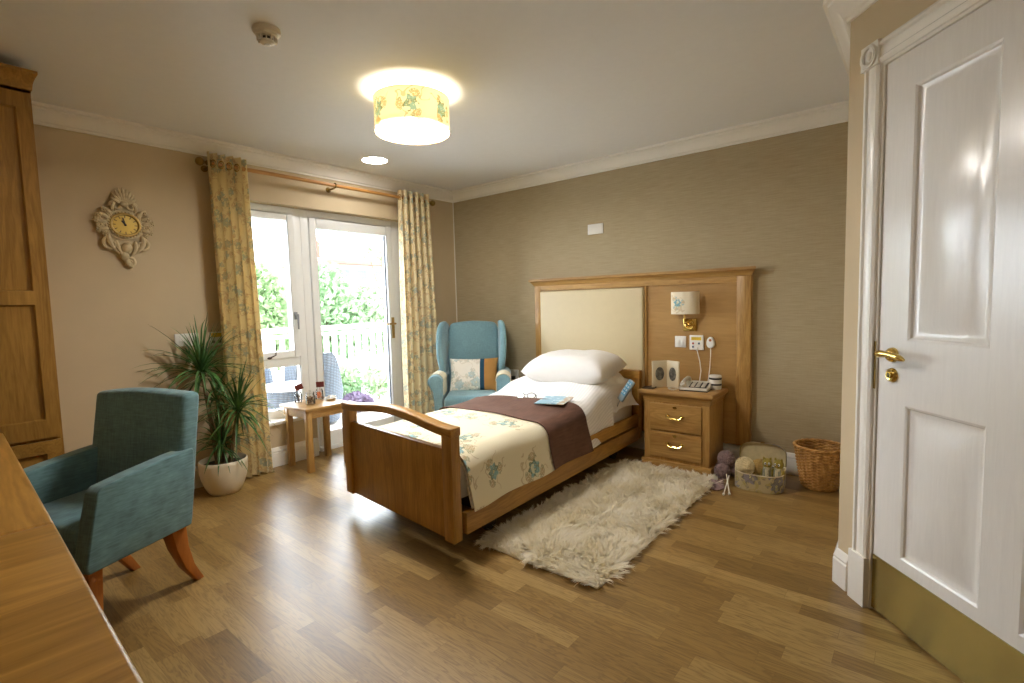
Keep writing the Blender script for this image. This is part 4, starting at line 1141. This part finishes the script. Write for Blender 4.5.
# hinged photo frame
FRM = plain('ivory_frame', 'd9cdb0', .5, var=.02)
pf = thing('photo_frame', 'hinged ivory double photo frame with oval pictures on the cabinet', 'photo frame', (2.425, -.215, CT))
def photo_mat():
    t = NT('faded_portrait'); f = t.noise(t.coord('Object'), 45, 3)
    t.bsdf(t.ramp(f, [(.3, lin('34332f')), (.55, lin('6c6a62')), (.75, lin('9a978c'))]), .3); return t.m
PHM = photo_mat()
for s, a in ((-1, radians(48)), (1, radians(-22))):
    R_ = Matrix.Rotation(a, 3, 'Z')
    b = B().box(.003 if s > 0 else -.118, .118 if s > 0 else -.003, -.006, .006, 0, .20); b.bevel(.002, 2); b.move(lambda v: R_ @ v)
    f = b.obj('frame_leaf', FRM, pf)
    b = B().prism([(s*.0605 + .034*cos(q), .103 + .05*sin(q)) for q in [2*pi*k/28 for k in range(28)]], 'y', -.0075, -.0055); b.move(lambda v: R_ @ v); b.obj('portrait', PHM, f, label='faded grey oval portrait')
B().cyl((0, -.004, .004), (0, -.004, .196), .0035, n=10).obj('hinge', BRASSD, pf)
# telephone
tp = thing('telephone', 'cream corded telephone with large keys on the cabinet', 'telephone', (2.645, -.225, CT), radians(6))
PHC = plain('phone_cream', 'dcd8cc', .4, var=.02)
b = B().prism([(-.085, 0), (.085, 0), (.085, .055), (.02, .045), (-.085, .022)], 'x', -.095, .095); b.bevel(.006, 2); b.obj('phone_base', PHC, tp)
B().box(-.097, .097, -.087, .087, -.0, .007).obj('phone_foot', BLACK, tp)
def on_slope(x, y): return .0225 + (y+.085)*.215 + .0015
kp = B().grid(4, 4, lambda u, v: Vector((-.035+.12*u, -.07+.105*v, on_slope(0, -.07+.105*v)))).thick(.002).obj('keypad', plain('dark_keypad', '2c2b2a', .5), tp)
for i in range(4):
    for j in range(3):
        x, y = -.012+j*.036, -.056+i*.026
        B().box(x-.013, x+.013, y-.009, y+.009, on_slope(0, y), on_slope(0, y)+.006).obj('key', bpy.data.materials['phone_cream'], tp, bevel=.0015)
b = B(); b.tube(bez((-.07, -.09, .05), (-.07, -.01, .088), (-.07, .075, .066), 12), [.019,.018,.015,.0135,.013,.013,.013,.013,.0135,.015,.017,.019,.018], 14)
b.ball((-.07, -.078, .046), (.023, .023, .016), 14, 8); b.ball((-.07, .068, .06), (.023, .023, .016), 14, 8); b.obj('handset', PHC, tp)
b = B(); pts = []
path = bez((-.07, -.095, .045), (-.11, -.14, .0), (-.16, -.10, .008), 14) + bez((-.16, -.10, .008), (-.20, -.05, .008), (-.15, -.02, .008), 12)[1:] + bez((-.15, -.02, .008), (-.12, 0, .008), (-.094, .0, .012), 10)[1:]
for i in range(len(path)*6-5):
    q = path[i//6].lerp(path[min(len(path)-1, i//6+1)], (i % 6)/6); a = i*1.15
    pts.append(q + Vector((.0045*cos(a), .003*cos(a), .0045*sin(a)+.001)))
b.tube(pts, .0017, 5); b.obj('coiled_cord', PHC, tp)
# striped candle jar
cj = thing('striped_jar', 'white jar with black bands at the right of the cabinet top', 'jar', (2.752, -.135, CT))
B().lathe([(0,0), (.036,0), (.041,.006), (.042,.03), (.042,.075), (.038,.082), (0,.083)], n=32).obj('jar', PLAST, cj)
for z in (.03, .072): B().lathe([(.0425,z), (.0432,z+.002), (.0432,z+.011), (.0425,z+.013)], n=32, cap=False).thick(.0015).obj('band', BLACK, cj)
B().lathe([(.039,.083), (.041,.085), (.041,.098), (.037,.102), (0,.103)], n=32).obj('lid', PLAST, cj)
# dark coaster tray
ct = thing('coaster', 'dark square coaster at the left front of the cabinet top', 'coaster', (2.335, -.33, CT), radians(4))
B().box(-.042, .042, -.042, .042, 0, .004).box(-.042, -.037, -.042, .042, .004, .008).box(.037, .042, -.042, .042, .004, .008).box(-.037, .037, -.042, -.037, .004, .008).box(-.037, .037, .037, .042, .004, .008).obj('tray', plain('dark_leather', '352a22', .5), ct)

# ------------------------------------------------------------------ on the wall panel
wl = thing('wall_lamp', 'brass wall lamp with a flower printed cream shade on the oak panel', 'wall lamp', (2.535, -.036, 1.03))
b = B().box(-.05, .05, -.014, 0, -.047, .047); b.bevel(.004, 2); b.obj('back_plate', BRASS, wl)
b = B(); b.tube([(.03*cos(a), -.018, .03*sin(a)) for a in [2*pi*k/28 for k in range(28)]], .006, 8, closed=True); b.ball((0, -.018, 0), (.014, .01, .014), 14, 8)
b.tube([(-.0, -.02, 0), (-.0, -.055, -.005), (-.01, -.09, .02), (-.01, -.095, .10)], .006, 10); b.obj('arm', BRASS, wl)
SHADE2 = NT('lamp_shade_print'); _v = SHADE2.coord('Object'); _s = SHADE2.n('ShaderNodeSeparateXYZ'); SHADE2.l(_v, _s.inputs[0])
_cb = SHADE2.n('ShaderNodeCombineXYZ'); SHADE2.l(_s.outputs[0], _cb.inputs[0]); SHADE2.l(_s.outputs[2], _cb.inputs[1])
_c = floral_color(SHADE2, SHADE2.vmath('ADD', _cb.outputs[0], (.055, .335, 0)).outputs[0], 'e6dcc4', 2.0, .043, pal=('78aab0', '64a4b4', '94a48e', 'c4ac80'), jitter=.0)
SHADE2.bsdf(_c, .9, spec=.1); SHADE2 = SHADE2.m
def shf(u, v):
    a = pi*u; return Vector((-.022-.102*cos(a), -.035 - .085*sin(a)**.6 if 0 < u < 1 else -.035, .083 + .165*v))
sh = B().grid(28, 4, shf).thick(.003); sh.obj('lamp_shade', SHADE2, wl, ang=60)
sw = thing('light_switch', 'white double light switch left of the call panel', 'switch', (2.461, -.036, .90))
B().box(-.043, .043, -.009, 0, -.043, .043).obj('face_plate', PLAST, sw, bevel=.003)
for x in (-.014, .014): B().box(x-.011, x+.011, -.013, -.009, -.018, .018).obj('rocker', PLAST, sw, bevel=.002)
cl = thing('nurse_call_panel', 'white nurse call panel with a yellow top and small buttons', 'call panel', (2.586, -.036, .897))
B().box(-.052, .052, -.018, 0, -.055, .055).obj('face_plate', PLAST, cl, bevel=.004)
B().box(-.037, .037, -.0195, -.0175, .018, .042).obj('yellow_label', plain('yellow_label', 'e0c030', .5), cl, label='yellow panel')
for x, z, c in ((-.024, -.006, 'b05040'), (.02, -.006, '50607a'), (-.024, -.032, '50607a')):
    B().box(x-.007, x+.007, -.021, -.017, z-.007, z+.007).obj('button', plain('button_'+c, c, .5), cl, bevel=.0015)
b = B().tube([(.008, -.02, -.04), (.014, -.03, -.07), (.028, -.022, -.14), (.036, -.02, -.21), (.03, -.03, -.285), (.03, -.05, -.315)], .0035, 8); b.cyl((.006, -.016, -.036), (.009, -.028, -.058), .007, n=10); b.obj('cord', PLAST, cl)
hb_ = thing('call_button', 'white oval call button hanging beside the nurse call panel', 'call button', (2.69, -.036, .9))
b = B().prism([(.03*cos(a)*(1-.12*sin(a)), .042*sin(a)) for a in [2*pi*k/28 for k in range(28)]], 'y', -.026, 0); b.bevel(.008, 3); b.obj('body', PLAST, hb_)
B().lathe([(0,.004), (.008,.003), (.01,0)], n=18).move(lambda v: Vector((v.x, -.026-v.z, .018+v.y))).obj('push_button', plain('orange_button', 'c07038', .5), hb_)
B().tube([(0, -.013, -.04), (0, -.014, -.1), (-.006, -.016, -.2), (-.012, -.03, -.29), (-.01, -.05, -.318)], .0035, 8).obj('cord', PLAST, hb_)
# sockets on the bed wall
wp = thing('blank_wall_plate', 'small white blank plate high on the wall above the bed', 'wall plate', (1.712, 0, 1.838))
B().box(-.073, .073, -.009, 0, -.043, .043).obj('face_plate', PLAST, wp, bevel=.003)
for x in (-.055, .055): B().lathe([(0,.0012), (.004,.001), (.0045,0)], n=12).move(lambda v: Vector((x+v.x, -.009-v.z, v.y))).obj('screw', PLAST, wp)
ws = thing('double_socket', 'white double socket low on the wall between wing chair and bed', 'wall socket', (.75, 0, .53))
B().box(-.085, .085, -.009, 0, -.043, .043).obj('face_plate', PLAST, ws, bevel=.003)
for x in (-.036, .036):
    B().box(x-.018, x+.018, -.045, -.009, -.05, -.018).obj('plug', DARK, ws, bevel=.005)
    B().box(x-.008, x+.008, -.013, -.009, .014, .032).obj('rocker', PLAST, ws, bevel=.001)
B().tube([(-.036, -.03, -.048), (-.04, -.04, -.2), (-.02, -.05, -.48), (.2, -.08, -.522)], .0035, 7).obj('cable', DARK, ws)

# ------------------------------------------------------------------ rug
def rug():
    t = thing('rug', 'cream long haired rug on the floor beside the bed', 'rug', (2.518, -1.245, 0))
    hw_, hl = .345, .79
    rg = random.Random(12)
    b = B(); n = 60
    def edge(a): return 1
    b.grid(20, 40, lambda u, v: Vector(((2*u-1)*hw_, (2*v-1)*hl, .008 + .006*sin(9*u+7*v)))); b.thick(.008)
    WOOL = NT('cream_wool'); f = WOOL.noise(WOOL.coord(), 7, 3); f2 = WOOL.noise(WOOL.coord(), 60, 2)
    c = WOOL.ramp(WOOL.math('ADD', WOOL.math('MULTIPLY', f, .6), WOOL.math('MULTIPLY', f2, .4)), [(.3, lin('efe6ca')), (.5, lin('faf5e6')), (.7, lin('fdfaf2'))])
    bs = WOOL.n('ShaderNodeBsdfDiffuse'); tl = WOOL.n('ShaderNodeBsdfTranslucent'); mxx = WOOL.n('ShaderNodeMixShader'); mxx.inputs[0].default_value = .5
    WOOL.l(c, bs.inputs[0]); WOOL.l(c, tl.inputs[0]); WOOL.l(bs.outputs[0], mxx.inputs[1]); WOOL.l(tl.outputs[0], mxx.inputs[2]); WOOL.l(mxx.outputs[0], WOOL.out.inputs[0])
    b.obj('backing', WOOL.m, t)
    vs = []; fs = []
    for i in range(3400):
        cx, cy = rg.uniform(-hw_, hw_), rg.uniform(-hl, hl)
        fx = sin(cx*15+1.3)+sin(cy*11+cx*6)+.8*sin(24*cy-7*cx) + rg.gauss(0, .9); fy = cos(cy*14+.4)+sin(cx*19-cy*5)+.8*sin(21*cx+9*cy) + rg.gauss(0, .9)
        L0 = rg.uniform(.042, .068); lean = Vector((fx*.30 + .8*(cx/hw_)**5, fy*.30 + .8*(cy/hl)**7, rg.uniform(.75, 1.1))).normalized()
        tip = Vector((cx, cy, .012)) + lean*L0*.9 + Vector((fx*.012, fy*.012, -.012))
        for m in range(10):
            a = rg.uniform(0, 6.28); q = rg.uniform(.3, 1)*.017
            p0 = Vector((cx+q*cos(a), cy+q*sin(a), .010)); t1 = tip + Vector((rg.gauss(0,.006), rg.gauss(0,.006), rg.gauss(0,.006)))
            mid = (p0+t1)/2 + Vector((cos(a)*.008, sin(a)*.008, .010)); w_ = rg.uniform(.0022, .0036)
            s = Vector((-sin(a), cos(a), rg.uniform(-.3, .3))).normalized(); k0 = len(vs)
            for k, t_ in enumerate((0, .35, .7, 1)):
                p = (1-t_)**2*p0 + 2*t_*(1-t_)*mid + t_*t_*t1; p.z = max(p.z, .006); ww = w_*(1, 1.0, .7, .08)[k]
                vs.append(p + s*ww); vs.append(p - s*ww)
            for k in range(3): fs.append((k0+2*k, k0+2*k+1, k0+2*k+3, k0+2*k+2))
    me = bpy.data.meshes.new('pile'); me.from_pydata([tuple(v) for v in vs], [], fs); me.materials.append(WOOL.m)
    for p in me.polygons: p.use_smooth = True
    o = bpy.data.objects.new('pile', me); COL.objects.link(o); o.parent = t; o['kind'] = 'stuff'
rug()

# ------------------------------------------------------------------ yarn, sewing box, owls, basket
def yarn_bm(r, seed, th=.0045, wraps=16):
    rg = random.Random(seed); b = B(); b.ball((0,0,0), r*.93, 20, 14)
    for k in range(wraps):
        ax = Vector((rg.gauss(0,1), rg.gauss(0,1), rg.gauss(0,1))).normalized(); u = ax.orthogonal().normalized(); w_ = ax.cross(u)
        off = rg.uniform(-.35, .35)*r; rr = sqrt(max(1e-6, r*r*.95 - off*off))
        b.tube([ax*off + (u*cos(a)+w_*sin(a))*rr for a in [2*pi*i/28 for i in range(28)]], th*.8, 5, closed=True)
    return b
MAUVE = fabric('mauve_wool', '8a7474', .18, 120)
def yarn(loc, r, seed, label, mat, group='mauve yarn balls by the cabinet'):
    t = thing('yarn_ball', label, 'yarn', loc, 0, group); yarn_bm(r, seed, .006).obj('yarn', mat, t, ang=70); return t
yarn((2.868, -.350, .050), .050, 1, 'mauve yarn ball on the floor, front one of the pile by the cabinet', MAUVE)
yarn((2.932, -.26, .050), .050, 2, 'mauve yarn ball on the floor right behind the front ball, touching the sewing box', MAUVE)
yarn((2.850, -.25, .052), .052, 3, 'mauve yarn ball on the floor against the cabinet side, under the top ball', MAUVE)
yarn((2.876, -.292, .122), .056, 4, 'larger mauve yarn ball lying on top of the other three', MAUVE)
kn = thing('knitting', 'mauve knitted piece on two white knobbed needles on the floor', 'knitting', (2.885, -.535, 0), radians(22))
def knf(u, v): return Vector((-.075+.12*u, -.075+.13*v, .012 + .03*u*v + .008*sin(8*u+5*v)))
b = B().grid(16, 16, knf).thick(.006); b.obj('knitted_swatch', MAUVE, kn)
for p0, p1 in (((.03, -.155, .012), (.085, .075, .055)), ((.065, -.14, .012), (.07, .085, .06))):
    b = B().cyl(p0, p1, .0035, n=8); b.ball(p0, .009, 10, 8); b.obj('needle', PLAST, kn, label='white needle with a round knob')
BOXF = floral('floral_box_paper', 'b8aa84', 'UV', 9, .045, pal=('7a7468', '8c8494', '6a6458', 'a89a50'), rough=.6, jitter=.9)
def plan(n=10):
    """sewing-box plan: straight hinge side at the back, rounded front corners"""
    w_, y0, y1, r = .150, -.125, .125, .105
    P = [(w_, y1)] + [(w_-r+r*cos(a), y0+r+r*sin(a)*1.0) for a in [-pi/2*i/n for i in range(n+1)]] + [(-w_+r+r*cos(a), y0+r+r*sin(a)) for a in [-pi/2-pi/2*i/n for i in range(n+1)]] + [(-w_, y1)]
    return P
PLN = plan()
def wall_of(b, P, h, z0=0, close=True):
    L = 0; prev = None; n = len(P)
    rng = range(n+1) if close else range(n)
    for i in rng:
        x, y = P[i % n]
        if prev is not None: 
            s = sqrt((x-prev[0])**2+(y-prev[1])**2)
            vs = [b.bm.verts.new(q) for q in ((prev[0], prev[1], z0), (x, y, z0), (x, y, z0+h), (prev[0], prev[1], z0+h))]
            f = b.bm.faces.new(vs)
            for l, uv in zip(f.loops, ((L, 0), (L+s, 0), (L+s, h), (L, h))): l[b.uv].uv = uv
            L += s
        prev = (x, y)
    return b
bx = thing('sewing_box', 'floral paper covered sewing box with its lid open against the wall', 'box', (3.106, -.372, 0), radians(6)); bx.scale = (.95, .95, 1)
b = wall_of(B(), PLN, .108); bmesh.ops.remove_doubles(b.bm, verts=b.bm.verts, dist=1e-5); bmesh.ops.recalc_face_normals(b.bm, faces=b.bm.faces); b.thick(.004)
b.prism(PLN, 'z', .0, .005); b.obj('box_body', BOXF, bx, ang=40)
rim = B(); rim.tube([(x*1.0, y, .108) for x, y in PLN], .0035, 6, closed=True); rim.obj('rim', FRM, bx)
lidt = radians(96)
def lid_tr(v):
    # closed lid lies on the plan with hinge at y=.125 ; open it
    y, z = v.y-.125, v.z
    a = -lidt
    return Vector((v.x, .128 + y*cos(a) - z*sin(a), .112 + y*sin(a) + z*cos(a)))
b = B(); P2 = [(x, y*.56+.055) for x, y in PLN]
wall_of(b, P2, .03); bmesh.ops.remove_doubles(b.bm, verts=b.bm.verts, dist=1e-5)
b.prism(P2, 'z', .026, .031); b.move(lid_tr); lid = b.obj('lid', BOXF, bx, ang=40)
b = B().prism([(x*.96, (y-.06)*.95+.06) for x, y in P2], 'z', .022, .0265); b.move(lid_tr); b.obj('lid_lining', plain('cream_lining', 'c4b68e', .7, var=.08, scale=30), lid)
b = B().box(-.012, .012, min(y for x, y in P2)-.004, min(y for x, y in P2)+.001, .006, .026); b.move(lid_tr); b.obj('clasp', BRASS, lid)
yc = thing('yarn_ball', 'cream yarn ball at the left of the sewing box', 'yarn', (3.026, -.40, .128), 0); yarn_bm(.058, 21, .006, 26).obj('yarn', fabric('cream_wool_yarn', 'd9caa0', .08, 120), yc, ang=70)
ye = thing('yarn_ball', 'yellow yarn skein in the middle of the sewing box', 'yarn', (3.104, -.357, .120), radians(20)); b = yarn_bm(.055, 22, .006, 22); b.move(lambda v: Vector((v.x*1.05, v.y*.8, v.z))); b.obj('yarn', fabric('mustard_wool_yarn', 'b89a5c', .12, 120), ye, ang=70)
OWLB = floral('owl_body_cloth', 'c8bc98', 'Object', 22, .02, pal=('7a7a64', '8c8c84', '6a6a58', 'a89a50'), jitter=.9)
OWLH = fabric('owl_head_felt', '9a8a3c', .14, 120)
def owl(loc, rz, label):
    t = thing('toy_owl', label, 'toy', loc, rz, 'toy owls in the sewing box'); t.scale = (.88, .88, 1.15)
    B().lathe([(0,0), (.026,.0), (.034,.012), (.036,.04), (.033,.075), (.026,.098), (.0,.105)], n=26).obj('body', OWLB, t)
    b = B().ball((0, 0, .118), (.034, .03, .03), 20, 12)
    for s in (-1, 1): b.tube([(s*.017, 0, .136), (s*.022, -.002, .146), (s*.025, -.004, .153)], [.012, .008, .003], 8)
    h = b.obj('head', OWLH, t)
    for s in (-1, 1):
        B().ball((s*.012, -.026, .121), (.0075, .005, .0075), 12, 8).obj('eye_disc', PLAST, h)
        B().ball((s*.012, -.030, .121), (.004, .003, .004), 10, 6).obj('pupil', BLACK, h)
        b = B().ball((s*.034, 0, .06), (.008, .02, .032), 12, 8); b.obj('wing', OWLH, t)
    b = B(); b.tube([(0, -.03, .114), (0, -.037, .106)], [.005, .001], 6); b.obj('beak', plain('owl_beak', 'c08a40', .5) if 'owl_beak' not in bpy.data.materials else bpy.data.materials['owl_beak'], h)
    return t
o1 = owl((3.154, -.382, .03), radians(10), 'small toy owl with yellow head standing left of its twin in the sewing box')
o2 = dup(o1, (3.218, -.372, .03), radians(-12), 'small toy owl with yellow head at the right end of the sewing box')
# wicker waste basket
bk = thing('wicker_basket', 'round woven wicker waste basket against the wall by the door', 'basket', (3.412, -.165, 0))
WICK = NT('wicker_cane'); _f = WICK.noise(WICK.coord('Object', (40, 40, 14)), 1, 3)
WICK.bsdf(WICK.ramp(_f, [(.3, lin('94682f')), (.55, lin('c08f4a')), (.75, lin('d8b070'))]), .5); WICK = WICK.m
NS = 26; rows = 26
def brad(z): return .096 + .046*(z/.27)**.9
b = B()
for r_ in range(rows):
    z = .012 + r_*.0098; pts = []
    for k in range(NS*4):
        a = 2*pi*k/(NS*4); q = brad(z) + .0042*cos(a*NS/2*1.0*1 + (pi if r_ % 2 else 0))
        pts.append((q*cos(a), q*sin(a), z))
    b.tube(pts, .0054, 6, closed=True)
b.obj('weave', WICK, bk, ang=80)
b = B()
for k in range(NS//2*2):
    a = 2*pi*(k+.0)/NS; b.tube([((brad(z))*cos(a), (brad(z))*sin(a), z) for z in (.004, .09, .18, .268)], .0038, 6)
b.obj('stakes', WICK, bk, ang=80)
b = B()
for m in range(3):
    pts = [((brad(.27)+.006*cos(a*9+m*2.094))*cos(a), (brad(.27)+.006*cos(a*9+m*2.094))*sin(a), .268+.006*sin(a*9+m*2.094)) for a in [2*pi*k/120 for k in range(120)]]
    b.tube(pts, .006, 6, closed=True)
b.obj('braided_rim', WICK, bk, ang=80)
B().lathe([(0,.0), (.094,.0), (.097,.006), (0,.008)], n=36).obj('base', WICK, bk)

# ------------------------------------------------------------------ ceiling
LX, LY, LR, LZ0, LZ1 = 1.69, -1.955, .203, 2.178, 2.352
pdt = thing('ceiling_lamp', 'drum ceiling lamp with a flower printed cream shade', 'ceiling lamp', (LX, LY, 0))
sh = NT('lit_floral_shade'); v = sh.coord('UV')
col = floral_color(sh, sh.vmath('ADD', v, (LAMP_U, .137, 0)).outputs[0], 'f4e8c0', 4.6, .058, pal=('8a8c3e', '8fb09a', '6a6a34', 'c79a4c'), jitter=.12)
d = sh.n('ShaderNodeBsdfDiffuse'); tr = sh.n('ShaderNodeBsdfTranslucent'); sh.l(col, d.inputs[0]); sh.l(col, tr.inputs[0])
mx = sh.n('ShaderNodeMixShader'); mx.inputs[0].default_value = .12; sh.l(d.outputs[0], mx.inputs[1]); sh.l(tr.outputs[0], mx.inputs[2]); sh.l(mx.outputs[0], sh.out.inputs[0])
b = B().grid(64, 4, lambda u, v_: Vector((LR*cos(2*pi*u), LR*sin(2*pi*u), LZ0 + (LZ1-LZ0)*v_)), lambda u, v_: (u*2*pi*LR, v_*(LZ1-LZ0)))
b.obj('lamp_shade', sh.m, pdt, ang=60)
for z in (LZ0, LZ1):
    B().tube([((LR)*cos(a), (LR)*sin(a), z) for a in [2*pi*k/64 for k in range(64)]], .0022, 6, closed=True).obj('shade_rim', plain('gold_shade_rim', 'c89858', .5), pdt)
B().lathe([(0, LZ0+.012), (LR-.003, LZ0+.012), (LR-.003, LZ0+.015), (0, LZ0+.015)], n=64).obj('added_glow_shield', PLAST, pdt)  # unseen disc added to keep the diffuser's upward glow off the shade
B().lathe([(0, LZ0+.006), (LR-.004, LZ0+.006), (LR-.004, LZ0+.009), (0, LZ0+.009)], n=64).obj('diffuser', emit('lit_diffuser', 'fffaf4', LAMP_E), pdt, label='glowing white diffuser disc under the shade')
b = B().lathe([(.055, H), (.055, H-.012), (.03, H-.02), (.008, H-.022), (.008, H-.075), (.016, H-.08), (.016, H-.10), (0, H-.10)], n=28); b.obj('ceiling_rose', PLAST, pdt)
for a in (.6, 2.7, 4.8): B().tube([(.012*cos(a), .012*sin(a), H-.075), (LR*cos(a), LR*sin(a), LZ1-.002)], .002, 6).obj('spider_arm', PLAST, pdt)
bl = bpy.data.lights.new('lamp_bulb', 'POINT'); bl.energy = BULB; bl.color = (1, .92, .8); bl.shadow_soft_size = .03
bo = bpy.data.objects.new('bulb', bl); COL.objects.link(bo); bo.parent = pdt; bo.location = (0, 0, 2.238)
dl = thing('downlight', 'round white recessed downlight near the window', 'downlight', (.452, -1.305, H))
B().lathe([(.096, -.0), (.114, -.0), (.114, -.003), (.107, -.006), (.098, -.006), (.096, -.003)], n=40, cap=False).obj('trim_ring', PLAST, dl)
B().lathe([(0, -.002), (.097, -.002), (.097, -.0035), (0, -.0035)], n=40).obj('lens', emit('lit_downlight', 'fffaf4', DOWN_E), dl, label='lit white disc')
ed = thing('downlight', 'added downlight, unseen above the camera, brightening the door and foreground', 'downlight', (3.15, -3.05, H))  # extra fill lamp added out of view to brighten the door side
for ch in list(dl.children):
    c = ch.copy(); COL.objects.link(c); c.parent = ed
    if ch.name.startswith('lens'): c.data = ch.data.copy(); c.data.materials[0] = emit('added_fill_downlight', 'fffaf4', 9.0)
sd = thing('smoke_detector', 'white smoke detector on the ceiling', 'smoke detector', (1.735, -2.765, H))
B().lathe([(0,0), (.054,0), (.055,-.004), (.053,-.018), (.048,-.022), (0,-.022)], n=36).obj('base', PLASTC, sd)
b = B().lathe([(.042,-.022), (.044,-.03), (.04,-.034), (0,-.034)], n=32); b.lathe([(0,-.046), (.026,-.046), (.03,-.05), (.028,-.056), (.018,-.062), (0,-.064)], n=28)
for k in range(12):
    a = 2*pi*k/12; b.obox((.036*cos(a), .036*sin(a), -.042), (.004*cos(a), .004*sin(a), 0), (-.0022*sin(a), .0022*cos(a), 0), (0, 0, .009))
b.obj('sensor_cage', PLASTC, sd); B().cyl((0,0,-.034), (0,0,-.047), .022, n=20).obj('chamber', plain('dark_mesh', '4a4640', .8), sd)
B().lathe([(0,-.068), (.012,-.066), (.014,-.062), (0,-.061)], n=18).obj('indicator_lens', PLAST, sd)

# ------------------------------------------------------------------ daylight
wo = bpy.data.worlds.new('world'); SC.world = wo; wo.use_nodes = True
nt = wo.node_tree; bg = nt.nodes['Background']; bg.inputs[0].default_value = (.84, .92, 1.0, 1); bg.inputs[1].default_value = SKY
vs = SC.view_settings; vs.view_transform = 'Standard'; vs.look = 'None'; vs.gamma = 1; vs.exposure = EXPO; vs.use_curve_mapping = False
SC.display_settings.display_device = 'sRGB'
cy = SC.cycles; cy.use_denoising = True; cy.max_bounces = 10; cy.diffuse_bounces = 6; cy.glossy_bounces = 4; cy.transparent_max_bounces = 12; cy.transmission_bounces = 6
cy.sample_clamp_indirect = 6; cy.caustics_reflective = False; cy.caustics_refractive = False
